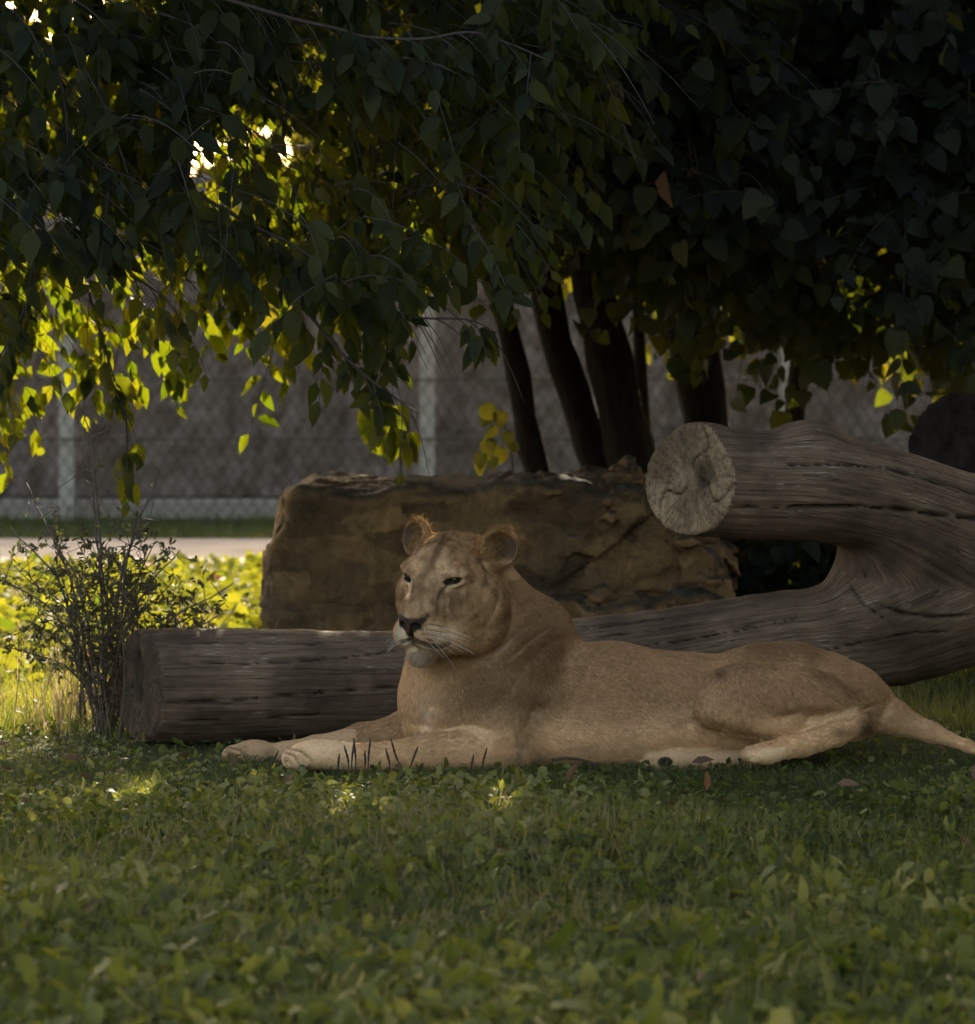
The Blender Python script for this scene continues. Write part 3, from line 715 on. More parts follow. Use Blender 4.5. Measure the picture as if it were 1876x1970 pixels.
# ------------------------------------------------------------------ lioness
LS = 12.0 / F                                     # metres per reference unit at the lioness
def build_lioness():
    S = SDF()
    LP = lambda u, v, d: P(u, v, 12.0 + d)
    R_ = lambda r: r * LS
    back = np.array([0.9, 0, -0.45]); down = np.array([0.35, 0, -0.95])
    # trunk
    S.chain([LP(960, 1350, -.01), LP(1060, 1353, 0), LP(1180, 1352, .01), LP(1310, 1368, .02), LP(1430, 1362, .01), LP(1540, 1341, .0), LP(1630, 1352, .0)],
            [R_(x) for x in (122, 119, 115, 109, 105, 98, 74)], .03, back)
    S.ell(LP(1180, 1415, -.05), (R_(230), .17, R_(66)), k=.06, flow=back)                       # belly resting on the grass
    S.ell(LP(1480, 1290, -.04), (R_(80), .10, R_(50)), k=.06, flow=back)                         # hip bone
    # chest
    S.ell(LP(862, 1365, -.02), (R_(93), .155, R_(106)), k=.05, flow=down)
    S.ell(LP(838, 1320, -.06), (R_(52), .07, R_(90)), k=.05, flow=down)
    # neck
    S.cone(LP(893, 1118, -.02), LP(962, 1262, -.01), R_(92), R_(134), .05, flow=np.array([.55, 0, -.8]))
    S.cone(LP(868, 1200, -.05), LP(858, 1330, -.04), R_(72), R_(78), .05, flow=down)
    S.ell(LP(1030, 1215, .0), (R_(70), .10, R_(64)), k=.06, flow=np.array([.6, 0, -.75]))
    # near shoulder, upper arm, foreleg
    S.ell(LP(985, 1330, -.13), (R_(82), .085, R_(128)), k=.06, flow=down)
    S.cone(LP(960, 1350, -.15), LP(975, 1448, -.17), R_(62), R_(40), .05, flow=down)
    S.chain([LP(965, 1440, -.18), LP(840, 1449, -.20), LP(710, 1459, -.22), LP(650, 1455, -.225)], [R_(44), R_(36), R_(26), R_(28)], .022, np.array([-1, 0, -.15]))
    S.ell(LP(612, 1452, -.225), (R_(58), .05, R_(29)), k=.02, flow=np.array([-1, 0, -.2]))
    for i, dd in enumerate((-.265, -.242, -.216, -.192)):
        S.ell(LP(567 + (6 if i in (0, 3) else 0), 1459, dd), (R_(26), .0155, R_(22)), k=.005, flow=np.array([-1, 0, -.5]))
    # far foreleg
    S.cone(LP(860, 1385, .08), LP(800, 1412, .10), R_(60), R_(46), .05, flow=np.array([-.9, 0, -.3]))
    S.chain([LP(810, 1410, .10), LP(700, 1428, .10), LP(610, 1442, .09), LP(545, 1450, .08)], [R_(45), R_(35), R_(26), R_(24)], .05, np.array([-1, 0, -.15]))
    S.ell(LP(490, 1452, .08), (R_(50), .048, R_(29)), k=.02, flow=np.array([-1, 0, -.2]))
    for i, dd in enumerate((.04, .066, .092, .118)):
        S.ell(LP(452 + (6 if i in (0, 3) else 0), 1455, dd), (R_(26), .0155, R_(23)), k=.005, flow=np.array([-1, 0, -.5]))
    # near hind leg
    c, s_ = math.cos(.12), math.sin(.12)
    S.ell(LP(1500, 1343, -.16), (R_(150), .095, R_(70)), np.array([[c, 0, -s_], [0, 1, 0], [s_, 0, c]]), k=.016, flow=np.array([.5, 0, -.8]))
    S.ell(LP(1408, 1362, -.19), (R_(72), .07, R_(50)), k=.022, flow=np.array([-.2, 0, -1]))
    S.cone(LP(1415, 1378, -.19), LP(1500, 1398, -.19), R_(36), R_(33), .018, flow=np.array([.7, 0, -.5]))
    S.cone(LP(1480, 1395, -.19), LP(1640, 1394, -.195), R_(32), R_(24), .014, flow=np.array([.8, 0, -.3]))
    S.cone(LP(1600, 1352, -.08), LP(1640, 1385, -.17), R_(55), R_(26), .04, flow=np.array([.5, 0, -.8]))
    S.chain([LP(1655, 1391, -.21), LP(1610, 1409, -.235), LP(1545, 1432, -.25), LP(1480, 1447, -.255)], [R_(18), R_(24), R_(22), R_(19)], .010, np.array([-1, 0, -.3]))
    S.ell(LP(1462, 1452, -.255), (R_(38), .04, R_(19)), k=.02, flow=np.array([-1, 0, -.3]))
    # far hind foot, sole turned to the camera
    S.cone(LP(1480, 1462, -.14), LP(1340, 1466, -.17), R_(22), R_(20), .02, flow=np.array([-1, 0, -.2]))
    S.ell(LP(1292, 1464, -.18), (R_(46), .035, R_(25)), k=.02, flow=np.array([-1, 0, -.2]))
    for du, dv in ((1252, 1456), (1246, 1470), (1256, 1482)):
        S.ell(LP(du, dv, -.185), (R_(16), .022, R_(11)), k=.006, flow=np.array([-1, 0, -.3]))
    # rump and tail
    S.chain([LP(1600, 1335, .02), LP(1672, 1360, .02), LP(1720, 1381, -.01), LP(1790, 1408, -.05), LP(1860, 1434, -.09), LP(1900, 1456, -.12), LP(1960, 1474, -.14)],
            [R_(70), R_(45), R_(31), R_(18), R_(9), R_(7), R_(6)], .05)
    # head in its own axes: s to the lioness's left (picture right), f forward, z up
    C = P(880, 1122, 11.85); su = 11.85 / F
    ya, ro = math.radians(30), math.radians(4)
    fv = np.array([-math.sin(ya), -math.cos(ya), 0]); sv0 = np.array([math.cos(ya), -math.sin(ya), 0]); up0 = np.array([0, 0, 1.0])
    sv = math.cos(ro) * sv0 - math.sin(ro) * up0; up = math.sin(ro) * sv0 + math.cos(ro) * up0
    RH = np.stack([sv, fv, up])
    HL = lambda s, f, z: C + su * (s * sv + f * fv + z * up)
    hloc = lambda x: ((x - C) @ RH.T) / su
    Hr = lambda *r: tuple(su * x for x in r)
    fl = -fv + np.array([0, 0, .15])
    S.ell(HL(0, 8, 22), Hr(88, 95, 80), RH, k=.03, flow=fl)                              # skull
    S.ell(HL(0, 66, 28), Hr(64, 46, 52), RH, k=.04, flow=fl)                             # forehead
    S.cone(HL(0, 78, 14), HL(0, 142, -53), su * 45, su * 31, .035, flow=fl)              # bridge
    S.ell(HL(0, 118, -52), Hr(43, 52, 40), RH, k=.03, flow=fl)
    for q in (-1, 1):
        S.ell(HL(q * 54, 44, -32), Hr(44, 58, 60), RH, k=.04, flow=fl)                    # cheeks
        S.ell(HL(q * 22, 129, -89), Hr(30, 41, 33), RH, k=.012, flow=np.array([0, 0, 0]) - fv * .8 + sv * q * .4)   # muzzle pads
        S.ell(HL(q * 46, 86, 30), Hr(30, 19, 14), RH, k=.022, flow=fl)                    # brows
        S.ell(HL(q * 54, 74, -14), Hr(28, 26, 14), RH, k=.025, flow=fl)                   # below the eyes
        S.cone(HL(q * 52, 20, -88), HL(q * 22, 92, -106), su * 46, su * 28, .035, flow=fl)  # jaw
    S.ell(HL(0, 118, -123), Hr(28, 32, 19), RH, k=.014, flow=np.array([0, 0, -1]))       # chin
    S.cone(HL(0, 60, -98), HL(0, 106, -118), su * 42, su * 26, .03, flow=fl)
    for q in (-1, 1): S.ell(HL(q * 84, 4, -42), Hr(30, 42, 58), RH, k=.04, flow=fl)       # ruff
    S.ell(HL(0, 160, -64), Hr(27, 17, 13), RH, k=.010, flow=fl)# nose pad
    S.ell(HL(0, 163, -76), Hr(11, 12, 14), RH, k=.010, flow=fl)
    # ears
    ears = []
    for q in (-1, 1):
        a = math.radians(24) * q
        n = fv * math.cos(a) + sv * math.sin(a)
        n = norm(n + up * .05); sd = norm(np.cross(n, up)) * -1; uu = norm(np.cross(n, sd)); uu = uu if uu[2] > 0 else -uu
        tilt = math.radians(20) * q
        s2 = math.cos(tilt) * sd * (1 if sd @ sv > 0 else -1) - math.sin(tilt) * uu * 0
        RE = np.stack([s2, n, uu])
        ce = HL(q * 93, 6, 78)
        S.cup(ce, Hr(37, 21, 38), RE, np.array([0, su * 14, su * 1]), Hr(30, 26, 31), .02, flow=np.array([0, 0, .3]) - fv)
        ears.append((ce, RE))
        S.ell(HL(q * 72, 8, 58), Hr(30, 26, 30), RH, k=.02, flow=fl)
    # eyes: found on the surface, then opened
    eyes = []
    for (u, v), q in (((786, 1111), -1), ((871, 1117), 1)):
        p = S.hit(u, v); n = S.grad(p)
        n = norm(n * .5 + fv * .6 + sv * q * .25)
        lat = norm(np.cross(up, n)); lat = lat if lat @ sv > 0 else -lat
        upn = norm(np.cross(n, lat)); upn = upn if upn[2] > 0 else -upn
        an = math.radians(14) * q
        l2 = math.cos(an) * lat + math.sin(an) * upn; u2 = math.cos(an) * upn - math.sin(an) * lat
        eyes.append((p, n, l2, u2, q))
    for p, n, l2, u2, q in eyes:
        S.ell(p + u2 * su * 9 - n * su * 1, Hr(22, 9, 6), np.stack([l2, n, u2]), k=.008, flow=fl)
        S.ell(p - u2 * su * 9 - n * su * 2, Hr(21, 9, 5), np.stack([l2, n, u2]), k=.008, flow=fl)
        S.ell(p, Hr(16, 11, 6.0), np.stack([l2, n, u2]), k=.004, op='sub')
    # nostrils
    for q in (-1, 1):
        S.ell(HL(q * 15, 176, -68), Hr(8, 10, 5), RH, k=.004, op='sub')
    lo = np.array([-.85, 11.45, -.02]); hi = np.array([1.75, 12.35, .78])
    v, f = S.mesh(lo, hi, .0043)
    # keep above the ground sheet a little below zero
    n = vnormals(v, f)
    pu, pv = proj(v); front = (n[:, 1] < 0.15)
    hl = hloc(v)
    # creases
    disp = np.zeros(len(v))
    def groove(poly, depth, width, fade=True, mask=None):
        if mask is None: depth, width = depth * .6, width * 1.7
        d, t = seg_dist(pu, pv, poly)
        a = np.exp(-(d / width) ** 2) * depth * su
        if fade: a = a * np.clip(np.sin(np.pi * np.clip(t, 0.02, 0.98)) * 1.6, 0, 1)
        m = front if mask is None else front & mask
        return np.where(m, a, 0)
    G = [([(1072, 1196), (1030, 1222), (985, 1262), (950, 1292)], 4, 5), ([(1062, 1172), (1010, 1205), (965, 1240), (930, 1262)], 3, 5),
         ([(1085, 1215), (1045, 1246), (1005, 1285), (985, 1320)], 6, 8), ([(1000, 1300), (975, 1345), (940, 1370)], 5, 10), ([(985, 1172), (955, 1205), (925, 1228)], 6, 5),
         ([(962, 1105), (966, 1140), (956, 1172), (935, 1205), (905, 1222)], 7, 5),
         ([(1042, 1350), (1025, 1385), (1005, 1428), (992, 1460)], 16, 8), ([(1090, 1215), (1094, 1250), (1080, 1290)], 5, 12),
         ([(828, 1340), (822, 1380), (812, 1408)], 10, 9), ([(868, 1250), (872, 1300), (866, 1350)], 4, 14),
         ([(1318, 1380), (1322, 1410), (1312, 1445)], 5, 10),
         ([(1350, 1392), (1400, 1412), (1455, 1428), (1520, 1424)], 14, 8), ([(1490, 1380), (1535, 1374), (1580, 1378), (1625, 1376)], 9, 6),
         ([(1540, 1392), (1572, 1382), (1600, 1385)], 6, 5), ([(1520, 1362), (1570, 1366), (1610, 1372)], 5, 5),
         ([(1430, 1276), (1480, 1268), (1560, 1290)], 4, 12), ([(1672, 1350), (1682, 1380), (1676, 1405)], 16, 9),
         ([(1440, 1440), (1452, 1452), (1446, 1466)], 8, 4),
         ([(520, 1434), (548, 1447), (552, 1470)], 8, 5), ([(760, 1375), (800, 1395), (818, 1412)], 5, 8)]
    for poly, dp, wd in G: disp -= groove(poly, dp, wd)
    # raised folds between the neck creases
    for poly, dp, wd in (([(1600, 1362), (1560, 1360), (1500, 1372)], 4, 8),):
        disp += groove(poly, dp, wd)
    hm = hl[:, 1] > 60
    mouth = [([(792, 1208), (792, 1229)], 7, 2.5), ([(792, 1229), (805, 1236), (825, 1243), (848, 1246), (864, 1240)], 11, 3.0), ([(792, 1229), (782, 1234), (774, 1236)], 9, 3.0)]
    for poly, dp, wd in mouth: disp -= groove(poly, dp, wd, False, hm)
    disp -= groove([(858, 1126), (848, 1142), (842, 1168)], 4, 4, True, hm)                # tear line
    disp -= groove([(845, 1030), (828, 1075), (822, 1100)], 3, 7, True, hm)
    # whiskered toes
    for poly in ([(550, 1448), (566, 1455), (575, 1468)], [(548, 1462), (560, 1468)], [(436, 1446), (452, 1455), (458, 1470)], [(434, 1458), (444, 1466)], [(556, 1440), (580, 1446), (600, 1462)], [(440, 1438), (462, 1444), (478, 1462)]):
        disp -= groove(poly, 8, 3)
    disp += .004 * fbm(v * 7, 3, 5) * sstep(-.05, .1, v[:, 0] + .2) 
    disp += .0012 * fbm(v * 45, 2, 9)
    # ribs / muscle undulation on the flank
    v = v + n * disp[:, None]
    v[:, 2] = np.maximum(v[:, 2], -.01)
    n = vnormals(v, f)

    # ---- colour of the coat, as a function of place (used for skin and fur alike)
    tawny = np.array([.375, .235, .128]); dark = np.array([.130, .076, .038]); cream = np.array([.66, .455, .262]); white = np.array([.68, .575, .42]); blk = np.array([.012, .010, .009])
    gold = np.array([.36, .19, .07])
    def lerp(a, b, t): return a + (b - a) * t[:, None]
    def coat(x, nn):
        u, vv = proj(x); h = hloc(x); fr = nn[:, 1] < .25
        c = np.repeat(tawny[None], len(x), 0)
        nz = fbm(x * 6, 3, 21); nz2 = fbm(x * 28, 3, 22)
        e_ = (h[:, 0] / 118) ** 2 + ((h[:, 1] - 70) / 132) ** 2 + ((h[:, 2] + 25) / 158) ** 2
        head = sstep(1.2, .88, e_)
        head = np.maximum(head, sstep(42, 56, h[:, 2]) * (np.abs(h[:, 0]) > 40) * (np.abs(h[:, 0]) < 150) * sstep(-60, -30, h[:, 1]) * (h[:, 2] < 150))
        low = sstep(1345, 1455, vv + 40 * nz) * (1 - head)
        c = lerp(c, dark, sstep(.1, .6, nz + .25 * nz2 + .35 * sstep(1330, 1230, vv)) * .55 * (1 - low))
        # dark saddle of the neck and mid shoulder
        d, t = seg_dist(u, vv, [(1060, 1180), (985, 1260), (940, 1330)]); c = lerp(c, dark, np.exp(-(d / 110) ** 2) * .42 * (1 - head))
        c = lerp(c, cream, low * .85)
        for cu, cv, ru, rv, a in ((812, 1330, 48, 95, 1.0), (790, 1320, 34, 70, .7), (640, 1440, 110, 22, .6), (612, 1440, 60, 18, .5), (1390, 1425, 75, 22, .4), (1500, 1400, 160, 26, .45), (1400, 1382, 60, 26, .45), (1600, 1395, 60, 14, .4), (720, 1448, 130, 16, .55), (600, 1440, 70, 22, .5), (1180, 1440, 190, 34, .35), (1560, 1420, 70, 16, .5), (1370, 1350, 42, 34, .3)):  # chest spots paled further, standing in for light from the left
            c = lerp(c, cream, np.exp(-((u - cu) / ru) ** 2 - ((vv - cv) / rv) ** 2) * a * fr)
        c = lerp(c, tawny * .92, .75 * sstep(11.97, 12.03, x[:, 1]) * (u < 800) * sstep(1360, 1390, vv))
        c = lerp(c, white, np.exp(-((u - 818) / 16) ** 2 - ((vv - 1370) / 45) ** 2) * .6 * fr)
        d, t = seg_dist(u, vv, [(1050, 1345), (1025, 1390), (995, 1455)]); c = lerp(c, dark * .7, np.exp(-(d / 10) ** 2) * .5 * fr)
        for cu, cv, ru, rv, a in ((1668, 1398, 14, 22, .85), (1385, 1297, 14, 10, .6), (1625, 1408, 26, 9, .45), (520, 1447, 14, 8, .4)):
            c = lerp(c, dark * .45, np.exp(-((u - cu) / ru) ** 2 - ((vv - cv) / rv) ** 2) * a * fr)
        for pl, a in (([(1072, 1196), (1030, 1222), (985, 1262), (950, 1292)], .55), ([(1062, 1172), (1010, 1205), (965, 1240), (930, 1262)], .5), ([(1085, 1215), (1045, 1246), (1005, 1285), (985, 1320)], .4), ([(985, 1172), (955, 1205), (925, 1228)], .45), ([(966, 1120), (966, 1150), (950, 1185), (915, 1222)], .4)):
            d, t = seg_dist(u, vv, pl); c = lerp(c, dark * .55, np.exp(-(d / 5) ** 2) * a * 1.3 * np.clip(np.sin(np.pi * t) * 1.5, 0, 1) * fr)  # shade of the neck creases painted into the coat colour
        for pl in ([(550, 1448), (566, 1455), (575, 1468)], [(548, 1460), (560, 1468)], [(556, 1440), (580, 1446), (600, 1462)], [(436, 1446), (452, 1455), (458, 1470)], [(440, 1438), (462, 1444), (478, 1462)]):
            d, t = seg_dist(u, vv, pl); c = lerp(c, dark * .8, np.exp(-(d / 2.6) ** 2) * .7 * fr)
        c = lerp(c, tawny * .95, .6 * sstep(1225, 1240, u) * sstep(1450, 1430, u) * sstep(1436, 1444, vv))
        # sole pads of the far hind foot
        for cu, cv, ru, rv in ((1280, 1466, 15, 10), (1252, 1480, 11, 7), (1604, 1446, 13, 8)):
            q = ((u - cu) / ru) ** 2 + ((vv - cv) / rv) ** 2; c = lerp(c, blk * 1.6, sstep(1.25, .75, q) * (nn[:, 1] < -.1))
        # ---- head
        H = head > .3
        s, ff, z = h[:, 0], h[:, 1], h[:, 2]
        hc = np.repeat((tawny * np.array([.82, .79, .74]))[None], len(x), 0)
        hc = lerp(hc, dark * .9, sstep(-.1, .4, nz2 + .35 * nz) * .6)
        def spot(cu, cv, ru, rv, col, a, soft=1.0, cond=None, rot=0.0):
            nonlocal hc
            du, dv = u - cu, vv - cv
            if rot: du, dv = du * math.cos(rot) + dv * math.sin(rot), -du * math.sin(rot) + dv * math.cos(rot)
            q = np.exp(-((du / ru) ** 2 + (dv / rv) ** 2) * soft) * a * (nn[:, 1] < .3)
            if cond is not None: q = q * cond
            hc = lerp(hc, col, q)
        def line(poly, wd, col, a, cond=None):
            nonlocal hc
            d, t = seg_dist(u, vv, poly); q = np.exp(-(d / wd) ** 2) * a * (nn[:, 1] < .3)
            if cond is not None: q = q * cond
            hc = lerp(hc, col, q)
        notear = sstep(75, 62, z - .25 * np.abs(s)) + (np.abs(s) < 60)
        notear = np.clip(notear, 0, 1)
        spot(930, 1150, 45, 60, cream, .25); spot(842, 1215, 38, 22, cream, .4); spot(880, 1205, 30, 24, cream, .35)
        spot(778, 1225, 14, 30, white, .8); spot(830, 1200, 26, 10, cream, .4)
        spot(806, 1257, 22, 10, white * .85, .9); spot(810, 1267, 19, 9, white * .75, .8); spot(836, 1252, 14, 5, white * .8, .35)
        spot(848, 1226, 26, 10, white, .3)
        spot(806, 1145, 26, 40, dark, .35); spot(800, 1125, 14, 26, dark, .45); spot(866, 1158, 26, 28, dark * .8, .85); spot(890, 1145, 20, 22, dark, .5)
        spot(818, 1165, 20, 14, cream * .8, .35)
        # forehead: dark median lines, pale brows
        line([(855, 1030), (838, 1062), (830, 1090)], 5, dark * .55, .75); line([(872, 1026), (848, 1055), (838, 1080)], 3, dark * .6, .5)
        line([(800, 1068), (812, 1050), (842, 1038)], 4, dark * .7, .5); line([(905, 1065), (925, 1085), (935, 1100)], 4, dark * .6, .5)
        line([(845, 1095), (858, 1090), (862, 1082)], 4, dark * .6, .4)
        spot(851, 1090, 10, 14, cream, .75); spot(850, 1091, 4, 8, gold * .7, .8); spot(801, 1087, 8, 10, cream * .9, .6); spot(803, 1087, 3, 6, gold * .7, .7)
        spot(852, 1118, 7, 12, cream, .85); spot(779, 1124, 5, 14, cream, .9); spot(793, 1118, 4, 9, cream, .5)
        line([(858, 1134), (872, 1128), (888, 1117), (890, 1110)], 4.2, cream * 1.15, 1.0)
        line([(779, 1118), (787, 1124), (789, 1134), (783, 1150)], 3.2, cream * 1.1, .9)
        spot(874, 1103, 18, 5, cream * .9, .4)
        for p, nn_, l2, u2, q in eyes:                                                   # eye rims, tear streaks
            r = (x - p) / su; a_ = r @ l2; b_ = r @ u2; c_ = r @ nn_
            dd = (a_ / 18) ** 2 + (b_ / 7.0) ** 2
            hc = lerp(hc, blk, sstep(1.5, .85, dd) * (np.abs(c_) < 30))
        line([(862, 1121), (856, 1132), (850, 1140)], 3.4, blk * 1.5, .95); line([(795, 1114), (796, 1126), (793, 1140)], 2.2, dark * .3, .75); line([(888, 1112), (896, 1110)], 2.2, blk * 2, .6)
        line([(848, 1140), (842, 1160), (840, 1180)], 4, dark * .5, .5)
        # mottling of the forehead, bridge and cheek
        mot = fbm(x * np.array([70, 70, 42]), 3, 27)
        hc = lerp(hc, dark * .8, sstep(.05, .35, mot) * .55 * (z > -60) * (nn[:, 1] < .3))
        hc = lerp(hc, cream * .8, sstep(.12, .4, -mot) * .30 * (z > -60))
        line([(842, 1060), (826, 1090), (812, 1120), (806, 1150)], 9, dark * .8, .5); line([(776, 1130), (774, 1160), (773, 1180)], 6, dark * .7, .5)
        line([(835, 1125), (838, 1150), (832, 1180)], 10, dark * .8, .35)
        # nose pad
        mz = ff > 128
        nose = sstep(34, 28, np.abs(s) + 0.0 * z) * sstep(-53, -57, z - .10 * np.abs(s)) * sstep(-92, -87, z) * mz
        nose = nose * (np.abs(s) < np.interp(z, [-92, -82, -72, -60, -54], [4, 9, 20, 30, 33]))
        hc = lerp(hc, np.array([.062, .034, .022]), np.clip(nose, 0, 1))
        for q in (-1, 1):
            qd = ((s - q * 15) / 10) ** 2 + ((z + 69) / 6.5) ** 2
            hc = lerp(hc, blk * .6, sstep(1.5, .8, qd) * mz)
        line([(770, 1184), (778, 1190), (786, 1197)], 3.2, blk, .85); line([(823, 1183), (816, 1190), (806, 1196)], 4.5, blk, .9); line([(800, 1197), (797, 1205), (793, 1214)], 4, blk * 1.5, .6)
        # mouth
        line([(792, 1210), (792, 1229)], 2.4, blk, 1.0); line([(792, 1229), (805, 1236), (825, 1243), (848, 1246), (864, 1240)], 3.2, blk, 1.0); line([(792, 1229), (782, 1234), (772, 1237)], 3.0, blk, .95)
        spot(797, 1235, 9, 5, blk, .8)
        # whisker rows
        for row in ([(815, 1204), (828, 1201), (840, 1203), (852, 1207)], [(808, 1211), (822, 1212), (836, 1215), (850, 1218)], [(812, 1219), (826, 1222), (840, 1226)], [(818, 1229), (832, 1232)]):
            d, t = seg_dist(u, vv, row); q = np.exp(-(d / 2.6) ** 2) * (.65 + .35 * np.sin(t * len(row) * 12)) * 1.0 * (nn[:, 1] < 0); hc = lerp(hc, dark * .28, q)
        # ears
        for ce, RE in ears:
            q = ((x - ce) @ RE.T) / su
            e = (q[:, 0] / 46) ** 2 + (q[:, 2] / 50) ** 2
            m = sstep(1.15, .95, e) * (np.abs(q[:, 1]) < 34) * sstep(52, 66, z)
            hc = lerp(hc, gold * .8, m * .75)
            sg = 1.0 if (ce - C) @ sv > 0 else -1.0
            inner = sstep(.66, .4, e) * sstep(30, 10, q[:, 2]) * sstep(-20, 0, q[:, 0] * sg * np.sign(RE[0] @ sv)) * (q[:, 1] > -12) * sstep(52, 66, z)
            hc = lerp(hc, blk * 3, inner * .75)
            rim = sstep(.62, .85, e) * sstep(1.3, 1.0, e) * m
            hc = lerp(hc, gold * 1.25, rim * .8)
        c = lerp(c, hc, head)
        return np.clip(c * (1 + .12 * nz2[:, None]), .004, 1), head
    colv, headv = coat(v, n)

    # coat: skin material
    m = NT('lioness coat'); at = m.attr('col')
    nz = m.noise(m.mapping(m.pos(), (1, 1, 2.2)), 130, 4, 0.7)
    col = m.mix(1.0, at.outputs['Color'], m.ramp(nz.outputs[0], [(0.3, (.72, .70, .68)), (0.7, (1.22, 1.22, 1.22))]), 'MULTIPLY')
    M_skin = m.done(m.pbsdf(col, .7, .15, m.bump(nz.outputs[0], .5, .004)))
    m = NT('lioness fur'); at = m.attr('col')
    d = m.n('ShaderNodeBsdfDiffuse'); m.l(at.outputs['Color'], d.inputs[0])
    tl = m.n('ShaderNodeBsdfTranslucent'); m.l(at.outputs['Color'], tl.inputs[0])
    gl = m.n('ShaderNodeBsdfGlossy'); gl.inputs['Roughness'].default_value = .45; m.l(at.outputs['Color'], gl.inputs[0])
    x1 = m.n('ShaderNodeMixShader'); x1.inputs[0].default_value = .4; m.l(d.outputs[0], x1.inputs[1]); m.l(tl.outputs[0], x1.inputs[2])
    x2 = m.n('ShaderNodeMixShader'); x2.inputs[0].default_value = .10; m.l(x1.outputs[0], x2.inputs[1]); m.l(gl.outputs[0], x2.inputs[2])
    M_fur = m.done(x2.outputs[0])
    m = NT('eye'); g = m.attr('iris')
    M_eye = m.done(m.pbsdf(m.ramp(g.outputs['Fac'], [(0.0, (.003, .003, .003)), (0.30, (.004, .003, .003)), (0.36, (.05, .032, .010)), (0.8, (.03, .02, .008)), (.95, (.01, .008, .006)), (1.0, (.03, .02, .015))]), .06, .6))
    M_whisk = mat_simple('whisker', (.6, .55, .45), (.75, .7, .6), 30, .4)

    root = empty('lioness', (.35, 12, 0), 'tawny lioness lying on the grass with raised head and outstretched forelegs', 'lioness')
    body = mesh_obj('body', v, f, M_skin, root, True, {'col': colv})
    # eyes
    for p, nn_, l2, u2, q in eyes:
        c = p - nn_ * su * 15; r = su * 13.2
        th = np.linspace(0, math.pi, 15); ph = np.arange(24) / 24 * 2 * math.pi
        gaze = norm(nn_ * .55 + fv * .6)
        gx = norm(np.cross(gaze, up)); gy = np.cross(gx, gaze)
        vv = np.array([c + r * (math.cos(a) * gaze + math.sin(a) * (math.cos(b) * gx + math.sin(b) * gy)) for a in th for b in ph])
        ir = np.repeat(np.clip(th / .72, 0, 1), 24)
        ff = np.array([(i * 24 + j, i * 24 + (j + 1) % 24, (i + 1) * 24 + (j + 1) % 24, (i + 1) * 24 + j) for i in range(14) for j in range(24)])
        mesh_obj('eye', vv, ff, M_eye, root, True, {'iris': ir})
    # fur
    tri = np.concatenate([f[:, [0, 1, 2]], f[:, [0, 2, 3]]])
    A = v[tri]; cr = np.cross(A[:, 1] - A[:, 0], A[:, 2] - A[:, 0]); ar = np.linalg.norm(cr, axis=1) / 2; tn = norm(cr)
    cen = A.mean(1)
    hcen = hloc(cen)
    ish = (hcen[:, 1] > -40) & (cen[:, 2] > .38)
    wgt = ar * (tn[:, 1] < .45) * np.where(ish, 2.6, 1.0) * (cen[:, 2] > .005)
    NH = FUR_COUNT
    ti = rng.choice(len(tri), NH, p=wgt / wgt.sum())
    r1, r2 = rng.random(NH), rng.random(NH); fl_ = r1 + r2 > 1; r1[fl_] = 1 - r1[fl_]; r2[fl_] = 1 - r2[fl_]
    root_p = A[ti, 0] + r1[:, None] * (A[ti, 1] - A[ti, 0]) + r2[:, None] * (A[ti, 2] - A[ti, 0])
    rn = norm(n[tri[ti, 0]] * (1 - r1 - r2)[:, None] + n[tri[ti, 1]] * r1[:, None] + n[tri[ti, 2]] * r2[:, None])
    # flow: weighted by nearness to each form
    flow = np.zeros((NH, 3)); W = np.zeros(NH)
    for p in S.pr:
        if p['op'] != 'add' or p['flow'] is None: continue
        near = np.linalg.norm(root_p - p['bc'], axis=1) < p['br'] + .08
        if not near.any(): continue
        d = S.one(p, root_p[near]); g = np.exp(-np.abs(d) / .012)
        flow[near] += g[:, None] * norm(np.asarray(p['flow'], float)); W[near] += g
    flow = flow / np.maximum(W, 1e-6)[:, None] + np.array([.02, 0, -.05])
    flow += .35 * np.stack([vnoise(root_p * 9, 31), vnoise(root_p * 9, 32), vnoise(root_p * 9, 33)], -1)
    flow += .25 * rng.normal(size=(NH, 3))
    tang = norm(flow - rn * np.sum(flow * rn, 1, keepdims=True))
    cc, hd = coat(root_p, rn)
    ru, rv = proj(root_p); h3 = hloc(root_p)
    ln = np.full(NH, .014)
    ln = ln - .0055 * hd
    ln = ln - .003 * hd * sstep(80, 110, h3[:, 1]) * (h3[:, 2] > -110)
    chin = np.exp(-((ru - 810) / 25) ** 2 - ((rv - 1263) / 12) ** 2) * (hd > .2); ln = ln + .013 * chin
    chest = np.exp(-((ru - 815) / 40) ** 2 - ((rv - 1360) / 70) ** 2); ln = ln + .010 * chest
    ln = ln + .009 * sstep(1390, 1450, rv) * (ru > 960) * (ru < 1440)
    paw = ((ru < 690) & (rv > 1400)) | ((ru > 1225) & (ru < 1520) & (rv > 1436)); ln = np.where(paw, .006, ln)
    earm = np.zeros(NH); lift = np.full(NH, .32)
